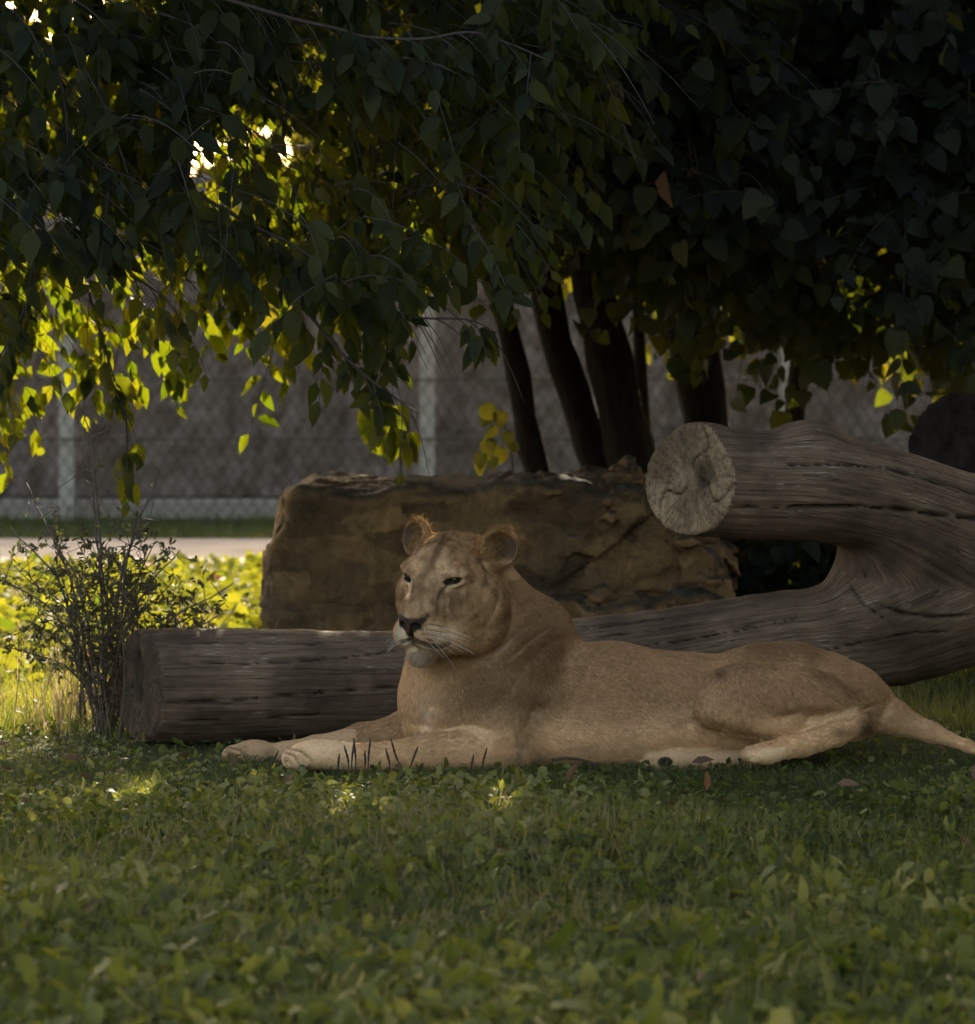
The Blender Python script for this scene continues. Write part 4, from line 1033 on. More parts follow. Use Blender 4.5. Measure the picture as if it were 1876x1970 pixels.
    for ce, RE in ears:
        q = ((root_p - ce) @ RE.T) / su; e = (q[:, 0] / 46) ** 2 + (q[:, 2] / 50) ** 2
        k = (e < 1.2) & (np.abs(q[:, 1]) < 34) & (h3[:, 2] > 52)
        earm = np.maximum(earm, k)
        out = 1.0 if np.mean(h3[k, 0]) > 0 else -1.0
        qo = q[:, 0] * out                                                # + towards the outer rim
        inn = k & (e < .8) & (q[:, 1] > -10)
        tuft = inn & (rng.random(NH) < .22) & (qo < 4 + .3 * q[:, 2])
        ln = np.where(tuft, .012 + .012 * rng.random(NH), ln); lift = np.where(tuft, .5, lift); ln = np.where(k & ~tuft, .005, ln); rimh = k & (e > .68); ln = np.where(rimh, .010, ln); lift = np.where(rimh, .9, lift)
        cc = np.where(tuft[:, None], np.array([.25, .155, .068]) * (.5 + .7 * rng.random(NH))[:, None], cc)
        tang = np.where(tuft[:, None], norm(RE[0] * out * .9 * np.sign(RE[0] @ sv) + RE[2] * .35 + .35 * rng.normal(size=(NH, 3))), tang)
        drk = inn & ~tuft & (q[:, 2] < 18) & (qo > -16); cc = np.where(drk[:, None], cc * .3, cc)
    lift = np.where(chin > .3, .45, lift)
    tang = np.where((chin > .25)[:, None], norm(np.array([-.25, -.25, -1.0]) + .22 * rng.normal(size=(NH, 3))), tang)
    # no fur on nose, eyes, lips, pads
    lum = cc.mean(1)
    bald = (lum < .032) & (earm < .5) & (hd > .5) & (h3[:, 1] > 75) | (lum < .024)
    for p, nn_, l2, u2, q in eyes:
        r = (root_p - p) / su; bald |= ((r @ l2) / 19) ** 2 + ((r @ u2) / 8.5) ** 2 < 1.15
    ln = ln * (.65 + .6 * rng.random(NH))
    keep = ~bald
    root_p, rn, tang, ln, cc, lift = root_p[keep], rn[keep], tang[keep], ln[keep], cc[keep], lift[keep]
    N = len(root_p)
    t = np.array([0, .35, .7, 1.0])
    d0 = norm(tang + rn * lift[:, None]); d1 = norm(tang + rn * (lift * .15)[:, None])
    pts = root_p[:, None] - rn[:, None] * .001 + ln[:, None, None] * (t[None, :, None] * d0[:, None] + (t ** 2)[None, :, None] * (d1 - d0)[:, None] * .6)
    cu = bpy.data.hair_curves.new('fur'); cu.add_curves([4] * N)
    cu.attributes['position'].data.foreach_set('vector', np.ascontiguousarray(pts, np.float32).ravel())
    ra = cu.attributes.new('radius', 'FLOAT', 'POINT') if 'radius' not in cu.attributes else cu.attributes['radius']
    ra.data.foreach_set('value', np.ascontiguousarray(np.broadcast_to(np.array([.00042, .0004, .00028, .00006], np.float32), (N, 4))).ravel())
    cc = cc * ((.75 + .62 * rng.random(N)) * (1 + .22 * vnoise(root_p * 140, 41)))[:, None]
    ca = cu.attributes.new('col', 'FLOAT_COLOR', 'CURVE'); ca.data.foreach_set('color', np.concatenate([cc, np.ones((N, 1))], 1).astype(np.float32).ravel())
    cu.materials.append(M_fur)
    fo = bpy.data.objects.new('fur', cu); COL.objects.link(fo); link_child(fo, root)
    # whiskers
    for row, n_, ang in (([(822, 1203), (850, 1207)], 3, .32), ([(815, 1212), (850, 1218)], 5, .22), ([(818, 1221), (842, 1226)], 4, .35), ([(818, 1230), (834, 1233)], 2, .75)):
        for i in range(n_):
            k = i / max(n_ - 1, 1); u = row[0][0] + k * (row[1][0] - row[0][0]); vv = row[0][1] + k * (row[1][1] - row[0][1])
            p = S.hit(u, vv); g = S.grad(p); L = .075 + .05 * random.random()
            a = ang + .12 * random.uniform(-1, 1)
            dr = norm(np.array([math.cos(a), -.35, -math.sin(a)]))
            tt = np.linspace(0, 1, 7)[:, None]
            wb = MB(); wb.tube(p + tt * L * norm(dr + g * .15) + tt ** 2 * L * np.array([.05, .05, -.16]), np.linspace(.0004, .00014, 7), 4); wb.build('whisker', M_whisk, root)
    for i in range(6):
        p = S.hit(775 + random.uniform(-2, 5), 1215 + i * 4); tt = np.linspace(0, 1, 6)[:, None]; L = .06
        wb = MB(); wb.tube(p + tt * L * norm(np.array([-.9, -.4, -.25 + random.uniform(-.2, .2)])) + tt ** 2 * L * np.array([.1, 0, -.3]), np.linspace(.00035, .00012, 6), 4); wb.build('whisker', M_whisk, root)
    return root, S
FUR_COUNT = 420000
lioness, LION = build_lioness()

# ------------------------------------------------------------------ trees
def rand_unit(n): return norm(rng.normal(size=(n, 3)))
def spray_leaves(p0, d0, L, nl, droop, leaf, hang=.8):
    """one twig with alternate leaves; returns twig points and leaf pos/axis/normal/size"""
    t = np.linspace(0, 1, 7)[:, None]
    tw = p0 + d0 * L * t + np.array([0, 0, -droop * L]) * t ** 2
    k = (np.arange(nl) + .6) / nl; i = np.clip((k * 6).astype(int), 0, 5); fr = (k * 6 - i)[:, None]
    pos = tw[i] * (1 - fr) + tw[i + 1] * fr
    tg = norm(tw[i + 1] - tw[i]); side = norm(np.cross(tg, [0, 0, 1.0]) + 1e-6) * np.where(np.arange(nl) % 2, 1, -1)[:, None]
    ax = norm(tg * .45 + side * (1 - hang) * 1.5 + np.array([0, 0, -hang]) + .42 * rng.normal(size=(nl, 3)))
    nr = norm(np.array([0, -.35, 1.0]) * (1 - hang) + np.array([rng.normal() * .4, -1, .3]) * hang + .35 * rng.normal(size=(nl, 3)))
    sc = leaf * (.55 + .65 * rng.random(nl)) * np.where(k > .85, .8, 1)
    pos = pos + ax * sc[:, None] * .12
    return tw, pos, ax, nr, sc
# gaps in the leaf cover through which the low sun reaches the lioness's ears and a spot of the lawn
LIT = [(400, 290), (455, 262), (560, 275), (585, 135), (405, 335), (320, 560), (345, 575), (275, 545), (790, 345), (95, 690), (130, 650), (500, 700), (240, 840), (1100, 690), (1640, 640)]
SUN_GAPS = [(P(792, 1000, 11.85), .045), (P(972, 1012, 11.8), .045), (P(690, 1560, 10.9), .03), (P(1600, 1085, 17.0), .2)] + [(P(u, v, 15.1), .10) for u, v in LIT]
SKY_GAPS = [(375, 355, 10), (550, 300, 15), (500, 250, 10), (730, 310, 9), (1605, 235, 10), (1585, 310, 12), (172, 22, 7), (1530, 300, 7), (95, 420, 8), (665, 285, 7), (15, 195, 8), (560, 165, 6)]
def clear_of_gaps(p, extra):
    k = np.ones(len(p), bool); ts = np.array(to_sun)
    for q, r in SUN_GAPS:
        d = p - q; t = d @ ts; k &= ~((t > (.3 if q[1] > 14 else 0)) & (np.linalg.norm(d - t[:, None] * ts, axis=1) < r + extra))
    u, v = proj(p)
    for cu, cv, r in SKY_GAPS: k &= np.hypot(u - cu, v - cv + 14) > r + min(extra, .05) * .5 * F / p[:, 1]
    for cu, cv in LIT: k &= ~((p[:, 1] < 14.2) & (((u - cu) / 42) ** 2 + ((v - cv + 25) / 50) ** 2 < 1) & (rng.random(len(p)) < .85))
    return k
def build_tree(name, label, root, trunks, sprays, T, Tlo, matm, mato, leaf, nobj, hang, explicit=(), upper=None, group=None, bark=M_bark, droop=.45, seed=0, twigs=True, cull=None, clump_cut=None):
    r = empty(name, root, label, 'tree', group)
    for pts, rad in trunks:
        b = MB(); c = spline(pts, 16); rr = np.interp(np.linspace(0, 1, 16), np.linspace(0, 1, len(rad)), rad)
        n_ = 12; b.tube(c, rr * (1 + .06 * rng.normal(size=16)), n_)
        vv = np.concatenate(b.v); vv = vv + .014 * np.stack([fbm(vv * np.array([16, 16, 4]), 2, seed + 1), fbm(vv * np.array([16, 16, 4]), 2, seed + 2), 0 * vv[:, 0]], -1) * min(1, rr[0] / .06)
        b.v = [vv]; b.build('trunk' if rad[0] > .035 else 'limb', bark, r)
    P_, A_, N_, S_ = [], [], [], []
    tb = MB()
    for pts, rad, every in explicit:                                     # branches that the photograph shows
        c = spline(pts, 40); b = MB(); b.tube(c, np.linspace(rad, rad * .35, 40), 6); b.build('branch', M_twig, r)
        seg = np.linalg.norm(np.diff(c, axis=0), axis=1).sum(); k = max(2, int(seg / every))
        for q in range(k):
            i = int((q + .5) / k * 38); tg = norm(c[i + 1] - c[i]); sd = (1 if q % 2 else -1)
            d0 = norm(tg * .6 + np.array([.25 * rng.normal(), sd * .35, -.35]) )
            tw, p, a, n, s = spray_leaves(c[i], d0, .10 + .10 * rng.random(), 4 + int(rng.random() * 3), .5, leaf, hang)
            tb.tube(tw, np.linspace(.0022, .0009, 7), 4, False); P_.append(p); A_.append(a); N_.append(n); S_.append(s)
    n_exp = sum(len(q) for q in P_)
    for p0, d0, L, nl in sprays:
        tw, p, a, n, s = spray_leaves(np.asarray(p0), d0, L, nl, droop, leaf, hang)
        if twigs: tb.tube(tw, np.linspace(.003, .001, 7), 3, False)
        P_.append(p); A_.append(a); N_.append(n); S_.append(s)
    if tb.n: o = tb.build('twigs', M_twig, r); o['kind'] = 'stuff'
    Pp, Aa, Nn, Ss = map(np.concatenate, (P_, A_, N_, S_))
    if cull is not None:
        u, v = proj(Pp); k = np.array([rng.random() < cull(a, b_, c) for a, b_, c in zip(u, v, Pp[:, 1])]); k[:n_exp] = True; Pp, Aa, Nn, Ss = Pp[k], Aa[k], Nn[k], Ss[k]
    if clump_cut is not None:
        nz_ = fbm(Pp * np.array([3.6, 2.2, 3.6]), 3, seed + 9); k = (rng.random(len(Pp)) < sstep(clump_cut + .12, clump_cut - .06, nz_)); k[:n_exp] = True; Pp, Aa, Nn, Ss = Pp[k], Aa[k], Nn[k], Ss[k]
    k = clear_of_gaps(Pp, .09); Pp, Aa, Nn, Ss = Pp[k], Aa[k], Nn[k], Ss[k]
    if upper is not None: upper = upper[clear_of_gaps(upper, .22)]
    R = frames(Aa, Nn)
    u, v = proj(Pp); inside = (u > -20) & (u < 1896) & (v > -20) & (v < 1500)
    score = np.where(inside, Pp[:, 1] - 12 * Ss, 99) + .25 * rng.random(len(Pp)); order = np.argsort(score)
    ob = order[:nobj]; ob = ob[inside[ob]]; rest = np.setdiff1d(np.arange(len(Pp)), ob)
    leaf_objects('leaf', T, Pp[ob], R[ob], Ss[ob], mato, r)
    far = rng.random(len(rest)); 
    leaf_stuff('foliage', Tlo, Pp[rest], R[rest], Ss[rest], rng.random(len(rest)), matm, r)
    if upper is not None:                                                # the crown above the picture
        n = len(upper); a = rand_unit(n); a[:, 2] -= .3
        leaf_stuff('upper_crown', Tlo, upper, frames(a, rand_unit(n) + np.array([0, 0, .6])), .17 + .1 * rng.random(n), rng.random(n), matm, r)
    return r
def sample_sprays(n, ufun, bound, D0, D1, top=-160, keep=None, L=(.22, .42), nl=(9, 14), dirx=0.0, dens=None):
    out = []
    while len(out) < n:
        D = D0 + (D1 - D0) * rng.random(); u = ufun(); lo = bound(u, D)
        Lk = L[0] + (L[1] - L[0]) * rng.random()
        low = lo - .42 * Lk / D * F
        if low < top + 10: continue
        v = top + (low - top) * rng.random() ** .85
        if keep is not None and rng.random() > keep(u, v, D): continue
        d = norm(np.array([dirx + .7 * rng.normal(), .6 * rng.normal(), -.25 + .3 * rng.normal()]))
        out.append((P(u, v, D), d, Lk, int(nl[0] + (nl[1] - nl[0]) * rng.random())))
    return out
def bound_from(us, vs): return lambda u, D: float(np.interp(u, us, vs))

# -- the overhanging tree on the left, with long pointed leaves
BL = bound_from([-900, 0, 60, 130, 210, 270, 310, 380, 440, 500, 560, 620, 700, 770, 830, 880, 950, 1000, 1080, 1200], [700, 640, 600, 560, 560, 540, 500, 510, 520, 560, 580, 600, 680, 600, 580, 550, 540, 330, 170, 40])
def keepL(u, v, D):
    k = 1.0
    for cu, cv, ru, rv, a in ((600, 310, 190, 150, .90), (390, 350, 90, 60, .8), (560, 160, 110, 60, .6), (90, 130, 70, 60, .4), (30, 430, 60, 120, .5), (330, 560, 110, 60, .5), (160, 660, 70, 60, .4), (760, 330, 60, 60, .7)):
        k *= 1 - a * math.exp(-((u - cu) / ru) ** 2 - ((v - cv) / rv) ** 2)
    return k
sprL = sample_sprays(760, lambda: -500 + 1600 * rng.random(), BL, 12.4, 13.6, keep=keepL, dirx=.5)
BL2 = bound_from([-900, 0, 60, 210, 270, 310, 400, 480, 560, 620, 700, 1200], [780, 780, 790, 740, 690, 640, 610, 600, 700, 540, 500, 40])
sprL += sample_sprays(480, lambda: -500 + 1300 * rng.random(), BL2, 14.3, 15.3, dirx=.5)
expl = []
def br(pts, D0, D1, rad, every):
    n = len(pts); expl.append(([P(u, v, D0 + (D1 - D0) * i / (n - 1)) for i, (u, v) in enumerate(pts)], rad, every))
br([(330, -30), (440, 0), (560, 35), (650, 55), (700, 70), (810, 75), (900, 62), (970, 80), (1060, 118)], 12.6, 12.3, .0075, .045)
br([(200, 60), (270, 72), (350, 96), (420, 98), (520, 112), (660, 128)], 12.9, 12.7, .006, .06)
br([(100, 90), (120, 170), (138, 270), (160, 350), (180, 390)], 12.6, 12.5, .0055, .06)
br([(290, 310), (400, 385), (500, 440), (570, 475), (650, 535), (720, 580), (800, 610), (900, 615), (955, 640)], 13.0, 12.6, .007, .045)
br([(560, 560), (640, 660), (700, 720), (760, 765), (805, 795)], 12.9, 12.7, .006, .05)
br([(75, 440), (60, 560), (20, 650), (-10, 700)], 12.7, 12.6, .005, .07)
br([(170, 560), (205, 680), (235, 780), (248, 850)], 13.4, 13.3, .0045, .05)
br([(250, 530), (300, 560), (340, 600)], 13.0, 12.9, .004, .05)
br([(350, 96), (352, 150), (360, 180)], 12.85, 12.8, .004, .07)
br([(640, 560), (735, 640), (745, 700)], 12.95, 12.9, .004, .06)
def crown(n, x0, x1, y0, y1, z0, z1):
    return np.stack([x0 + (x1 - x0) * rng.random(n), y0 + (y1 - y0) * rng.random(n), z0 + (z1 - z0) * rng.random(n)], -1)
limbsL = [([(-2.75, 14.3, -.1), (-2.72, 14.25, 1.2), (-2.55, 14.1, 2.6), (-2.3, 14.0, 4.4), (-2.1, 14.0, 7.0)], [.17, .14, .12, .09, .03]),
          ([(-2.62, 14.2, 2.2), (-1.8, 13.8, 2.75), (-.8, 13.4, 2.85), (.2, 13.0, 2.6)], [.03, .028, .02, .01]), ([(-2.5, 14.1, 2.9), (-1.6, 13.2, 3.3), (-.6, 12.9, 3.1), (-.3, 12.7, 2.5)], [.03, .026, .02, .008]), ([(-2.6, 14.2, 1.7), (-2.1, 13.6, 2.2), (-1.55, 13.0, 2.2), (-1.3, 12.7, 2.0)], [.03, .022, .014, .006])]
build_tree('leafy_tree', 'tree with long pointed leaves whose branches hang in from the left above the log', (-2.75, 14.3, 0), limbsL, sprL, T_point, T_pointlo, M_leafA, M_leafAo, .10, 300, .78, expl,
           np.concatenate([crown(9000, -4.2, .9, 12.0, 15.2, 2.45, 8.6), crown(3400, -4.6, -.3, 15.8, 17.6, 2.95, 5.6)]), bark=M_bark, seed=110, clump_cut=.10,  # second block: unseen leaves added behind to shade the hanging sprays
           cull=lambda u, v, D: (keepL(u, v, D) if D < 14 else 1 - .35 * (1 - keepL(u, v, D))))

# -- the lindens behind the boulder
BC = bound_from([-200, 300, 420, 520, 560, 640, 720, 800, 860, 920, 1000, 1080, 1130, 1200, 1250, 1300, 1360, 1420, 1500, 1560, 1640, 1700, 1760, 1820, 1876, 2500], [440, 460, 540, 520, 560, 520, 500, 460, 430, 430, 460, 430, 440, 440, 490, 560, 510, 600, 640, 610, 650, 640, 690, 610, 660, 680])
def keepC(u, v, D):
    k = 1.0
    for cu, cv, ru, rv, a in ((560, 290, 210, 170, .86), (1600, 250, 40, 30, .8), (1590, 310, 30, 20, .8), (1430, 600, 110, 90, .6), (1650, 640, 150, 100, .65), (1250, 620, 140, 90, .75), (1010, 600, 140, 90, .75)):
        k *= 1 - a * math.exp(-((u - cu) / ru) ** 2 - ((v - cv) / rv) ** 2)
    return k
def stem(pts, D, rad, up=True):
    q = [P(u, v, D) for u, v in pts]
    g = q[0].copy(); g[2] = -.08; g[0] = q[0][0] + (q[0][0] - q[1][0]) * .3
    return ([g] + q, rad)
limbsC = [stem([(1040, 960), (1018, 850), (990, 690), (962, 560), (930, 300), (880, -200), (820, -900)], 17.2, [.06, .055, .05, .047, .045, .04, .03, .01]),
          stem([(1165, 960), (1135, 850), (1098, 730), (1060, 620), (1035, 400), (1010, -100), (990, -1200)], 17.4, [.10, .085, .08, .075, .07, .06, .045, .012]),
          stem([(1235, 990), (1205, 840), (1165, 660), (1135, 520), (1115, 300), (1120, -200), (1140, -1300)], 17.3, [.125, .11, .105, .10, .095, .085, .06, .015]),
          stem([(1242, 960), (1238, 800), (1229, 600), (1220, 400), (1230, -200), (1240, -900)], 18.2, [.036, .034, .033, .03, .028, .022, .01]),
          stem([(1372, 940), (1358, 800), (1330, 640), (1305, 480), (1300, 250), (1330, -300), (1380, -1300)], 17.6, [.13, .115, .108, .105, .10, .09, .06, .015])]
sprC = sample_sprays(1250, lambda: 560 + 880 * rng.random(), BC, 15.2, 18.8, keep=keepC, L=(.3, .55), nl=(8, 13))
sprC += sample_sprays(260, lambda: 900 + 540 * rng.random(), bound_from([800, 1100, 1500], [320, 430, 540]), 14.1, 15.2, L=(.3, .5), nl=(8, 13))
build_tree('linden_tree', 'clump of dark leaning linden stems with a broad low crown behind the boulder', (1.2 * .45, 17.4, 0), limbsC, sprC, T_heart, T_heartlo, M_leafB, M_leafBo, .105, 300, .5, (),
           crown(8000, -.7, 2.6, 15.0, 19.4, 2.7, 10.5), 'lindens along the fence', seed=120, clump_cut=.2)
limbsD = [stem([(1522, 940), (1525, 840), (1540, 700), (1550, 540), (1545, 200), (1540, -800)], 18.4, [.06, .052, .05, .047, .042, .035, .012])]
sprD = sample_sprays(900, lambda: 1380 + 330 * rng.random(), BC, 15.4, 19.0, keep=keepC, L=(.3, .55), nl=(8, 13))
build_tree('linden_tree', 'slim straight linden stem between the dark leaning clump and the right edge', (1.38, 18.4, 0), limbsD, sprD, T_heart, T_heartlo, M_leafB, M_leafBo, .10, 160, .5, (),
           crown(3500, 1.2, 3.6, 15.5, 19.6, 2.7, 10), 'lindens along the fence', seed=130, clump_cut=.2)
limbsE = [stem([(1812, 960), (1812, 800), (1808, 560), (1800, 200), (1790, -800)], 19.0, [.055, .046, .045, .044, .04, .012])]
sprE = sample_sprays(1000, lambda: 1660 + 620 * rng.random(), BC, 14.6, 19.0, keep=keepC, L=(.3, .55), nl=(8, 13))
build_tree('linden_tree', 'pale barked linden stem standing near the dark log at the right edge', (2.1, 19.0, 0), limbsE, sprE, T_heart, T_heartlo, M_leafB, M_leafBo, .10, 160, .5, (),
           crown(4500, 2.2, 5.5, 15.0, 20, 2.7, 10), 'lindens along the fence', bark=M_barkpale, seed=140)

# -- row of trees beyond the wall
for i, (x, y, hgt, wd) in enumerate(((-5.6, 32.5, 4.4, 1.9), (-2.7, 33.5, 4.9, 1.8), (.3, 32.6, 4.6, 1.8), (3.1, 33.2, 5.0, 1.8), (6.0, 32.4, 4.6, 1.9))):
    r = empty('distant_tree', (x, y, 0), ('bushy tree beyond the wall, far left', 'bushy tree beyond the wall, left of the fence post', 'bushy tree beyond the wall, behind the boulder', 'bushy tree beyond the wall, behind the dark stems', 'bushy tree beyond the wall, far right')[i], 'tree', 'trees beyond the wall')
    b = MB(); b.tube(spline([(x, y, -.1), (x + .05, y, 1.2), (x - .04, y, hgt * .8)], 8), [.14, .12, .11, .1, .09, .07, .05, .02], 8); b.build('trunk', M_bark, r)
    n = 5200; q = rand_unit(n) * (rng.random(n) ** .45)[:, None]; p = np.array([x, y, .5 + hgt * .5]) + q * np.array([wd, 1.1, hgt * .5]); p = p[(fbm(p * 1.6, 3, 300 + i) > -.06) & clear_of_gaps(p, .09)]; n = len(p)
    leaf_stuff('crown', T_heartlo, p, frames(rand_unit(n) - np.array([0, 0, .5]), rand_unit(n)), .12 + .08 * rng.random(n), rng.random(n), M_leafB, r)

# -- unseen tree added past the right edge, its crown put there to shade that side
r = build_tree('unseen_shade_tree', 'unseen broad crowned tree added past the right edge to shade the forked log', (4.3, 11.2, 0), [([(4.3, 11.2, -.1), (4.25, 11.2, 1.5), (4.1, 11.1, 3.5), (4.2, 11, 6.5)], [.16, .14, .12, .04])],
           sample_sprays(40, lambda: 2150 + 500 * rng.random(), lambda u, D: 560, 10.5, 12.5), T_heart, T_heartlo, M_leafB, M_leafBo, .10, 0, .5, (), crown(7000, 2.5, 6.5, 6.5, 14.2, 1.5, 7.5), seed=150)

# withered bracts hanging in the linden
dl = []
for (u, v), D in (((1280, 330), 15.0), ((1075, 372), 15.1), ((1145, 365), 15.2), ((1230, 312), 15.3), ((1335, 320), 15.2), ((1050, 80), 15.0), ((1075, 60), 15.1), ((985, 55), 15.0), ((965, 300), 15.3), ((1300, 335), 15.4), ((950, 365), 15.2), ((1270, 360), 15.1)): dl.append(P(u, v, D - .9))
lind = [o for o in SC.objects if o.name == 'linden_tree'][0]
a = np.stack([.15 * rng.normal(size=len(dl)), .2 * rng.normal(size=len(dl)), -np.ones(len(dl))], -1)
me = make_mesh('withered_bract', *[T_lance[0] * np.array([1.5, 1, 1.5]), T_lance[1]], M_deadleaf)
for i, p in enumerate(dl):
    o = bpy.data.objects.new('withered_bract', me); COL.objects.link(o); o.parent = lind; o.matrix_parent_inverse = Matrix.Translation(-lind.location)
    Mx = np.eye(4); Mx[:3, :3] = frames(a[i:i + 1], rand_unit(1))[0] * (.07 + .06 * rng.random()); Mx[:3, 3] = p; o.matrix_basis = Matrix(Mx.tolist())

# -- sapling with yellow leaves behind the boulder, bare sapling stem, ivy shrub under the fork
def sapling(name, label, stems, leaves, T, mat, cat='sapling'):
    r = empty(name, (*stems[0][0][0][:2], 0), label, cat)
    for pts, rad in stems:
        b = MB(); b.tube(spline(pts, 14), np.linspace(rad, rad * .4, 14), 5); b.build('stem', M_stem, r)
    p, a, n, s = leaves; R = frames(a, n); leaf_objects('leaf', T, p, R, s, mat, r)
    return r
D = 15.9; pts = [P(1000, 985, D), P(985, 880, D), P(960, 810, D), P(930, 775, D)]
pts[0][2] = -.03
lp = np.array([P(u, v, D + .05 * rng.normal()) for u, v in ((950, 820), (935, 850), (962, 790), (925, 870), (945, 880), (975, 830), (940, 800), (918, 885), (985, 850), (968, 862), (930, 780), (950, 845))]); k = len(lp)
sapling('linden_sapling', 'young sapling with yellowing leaves growing at the foot of the dark stems', [(pts, .006)], (lp, norm(np.stack([.4 * rng.normal(size=k), .2 * rng.normal(size=k), -np.ones(k)], -1)), norm(np.stack([.5 * rng.normal(size=k), -np.ones(k), .2 * rng.normal(size=k)], -1)), .05 + .03 * rng.random(k)), T_heart,
        leaf_material('yellowing leaf', [(0, (.02, .03, .01)), (.7, (.05, .055, .015)), (1, (.16, .14, .03))], [(0, (.1, .12, .02)), (1, (.45, .4, .03))], .35, obj_random=True))
pts = [P(772, 985, 16.2), P(771, 915, 16.2), P(769, 870, 16.1), P(772, 830, 16.0)]; pts[0][2] = -.03
k = 26; lp = np.array([P(700 + 105 * rng.random(), 770 + 95 * rng.random(), 16.0 + .12 * rng.normal()) for _ in range(k)])
sapling('bare_sapling', 'thin sapling with a drooping tuft of dark pointed leaves above the boulder', [(pts, .008), ([pts[3], P(750, 800, 16), P(715, 790, 16)], .004), ([pts[3], P(790, 800, 16), P(805, 830, 16)], .004)], (lp, norm(np.stack([.3 * rng.normal(size=k), .2 * rng.normal(size=k), -np.ones(k)], -1)), norm(np.stack([.5 * rng.normal(size=k), -np.ones(k), .2 * rng.normal(size=k)], -1)), .09 + .04 * rng.random(k)), T_point, M_leafAo)

def ivy():
    r = empty('ivy_shrub', (1.15, 15.8, 0), 'dark ivy leaved shrub filling the gap under the raised limb', 'shrub')
    N = 2600
    p = np.stack([.62 + 1.35 * rng.random(N), 15.2 + 1.1 * rng.random(N), .02 + .62 * rng.random(N) ** .9], -1)
    p = p[(p[:, 2] < .66 - .25 * np.abs(vnoise(p * 3, 141)))]
    a = rand_unit(len(p)); a[:, 2] -= .5
    u, v = proj(p); vis = np.argsort(p[:, 1] + .4 * rng.random(len(p)) + 5 * ((u < 1395) | (u > 1660) | (v < 1030)))
    R = frames(a, rand_unit(len(p)) + np.array([0, -.6, .5])); s = .05 + .04 * rng.random(len(p))
    leaf_objects('leaf', T_heart, p[vis[:120]], R[vis[:120]], s[vis[:120]], M_leafBo, r)
    leaf_stuff('foliage', T_heartlo, p[vis[120:]], R[vis[120:]], s[vis[120:]], rng.random(len(p) - 120), M_leafB, r)
    for i in range(9):
        x = .75 + 1.1 * rng.random(); y = 15.4 + .6 * rng.random(); b = MB()
        b.tube(spline([(x, y, -.02), (x + .05 * rng.normal(), y, .3), (x + .12 * rng.normal(), y, .62)], 8), np.linspace(.008, .003, 8), 5); b.build('stem', M_stem, r)
ivy()

# ------------------------------------------------------------------ thorny shrub with a dry grass tuft by the log end
def shrub():
    r = empty('thorny_shrub', tuple(P(205, 1395, 12.75) * np.array([1, 1, 0])), 'sparse thorny shrub with tiny lobed leaves beside the lower log end', 'shrub')
    base = P(205, 1395, 12.75); base[2] = 0
    lp, la = [], []
    tipsuv = [(0, 1105), (30, 1090), (95, 1010), (160, 755), (170, 870), (262, 1000), (345, 1055), (450, 1125), (395, 1170), (300, 1040), (130, 1060), (60, 1190), (10, 1240), (330, 1120), (210, 1050), (280, 1110), (240, 1080), (430, 1180), (120, 1130), (180, 1020), (50, 930), (310, 900), (355, 1200), (20, 1010)]
    for i, (u, v) in enumerate(tipsuv):
        tip = P(u, v, 12.75 + .16 * rng.normal())
        mid = base * .45 + tip * .55 + np.array([(base[0] - tip[0]) * .18, .06 * rng.normal(), .05])
        c = spline([base + .04 * rng.normal(size=3) * np.array([1, 1, 0]), mid, tip], 24)
        c = c + .008 * np.stack([vnoise(c * 14, 151 + i), vnoise(c * 14, 171 + i), vnoise(c * 14, 191 + i)], -1)
        b = MB(); b.tube(c, np.linspace(.0065, .0016, 24), 5)
        for q in range(26):                                              # thorns and side twigs
            k = int(4 + 19 * rng.random()); d = norm(rng.normal(size=3) + np.array([0, 0, .35])); L = .03 + .11 * rng.random()
            tw = np.stack([c[k], c[k] + d * L * .5 + .01 * rng.normal(size=3), c[k] + d * L]); b.tube(tw, [.0018, .0014, .0008], 3, False)
            nl = (int(4 + 6 * rng.random()) if k > 7 else 1) if v > 985 else int(2.2 * rng.random())
            for z in range(nl):
                t = rng.random(); lp.append(tw[0] + (tw[2] - tw[0]) * (.3 + .7 * t)); la.append(norm(d + .9 * rng.normal(size=3)))
        b.build('stem', M_stem, r)
    lp = np.array(lp); la = np.array(la); n = len(lp)
    leaf_stuff('foliage', T_lobe, lp, frames(la, rand_unit(n) + np.array([0, -.5, .6])), (.015 + .013 * rng.random(n)), rng.random(n), M_shrubleaf, r)
    # dry grass tuft standing in it
    N = 240; p0 = np.stack([base[0] + .06 + .15 * rng.normal(size=N), base[1] + .10 * rng.normal(size=N), 0 * rng.random(N)], -1)
    a = norm(np.stack([.16 * rng.normal(size=N), .14 * rng.normal(size=N), np.ones(N)], -1))
    t = np.linspace(0, 1, 6); L = .18 + .30 * rng.random(N); bend = rng.normal(size=(N, 3)) * np.array([.18, .15, 0]); bend[:, 2] = -.12 * rng.random(N)
    cpts = p0[:, None] + a[:, None] * (L[:, None] * t)[..., None] + bend[:, None] * (L[:, None] * t ** 2.5)[..., None]
    wd = (np.array([.0018, .0017, .0015, .0012, .0009, .0003]))[None, :, None] * np.array([1, .3, 0])[None, None]
    v = np.stack([cpts - wd, cpts + wd], 2).reshape(-1, 3)
    k = np.arange(5); q = np.stack([k * 2, k * 2 + 1, k * 2 + 3, k * 2 + 2], -1)
    f = (q[None] + (np.arange(N) * 12)[:, None, None]).reshape(-1, 4)
    o = mesh_obj('dry_grass', v, f, M_dry, None, True, {'tint': np.repeat(rng.random(N), 12)})
    tag(o, 'tuft of dry standing grass growing up through the thorny shrub', 'grass', kind='stuff')
shrub()

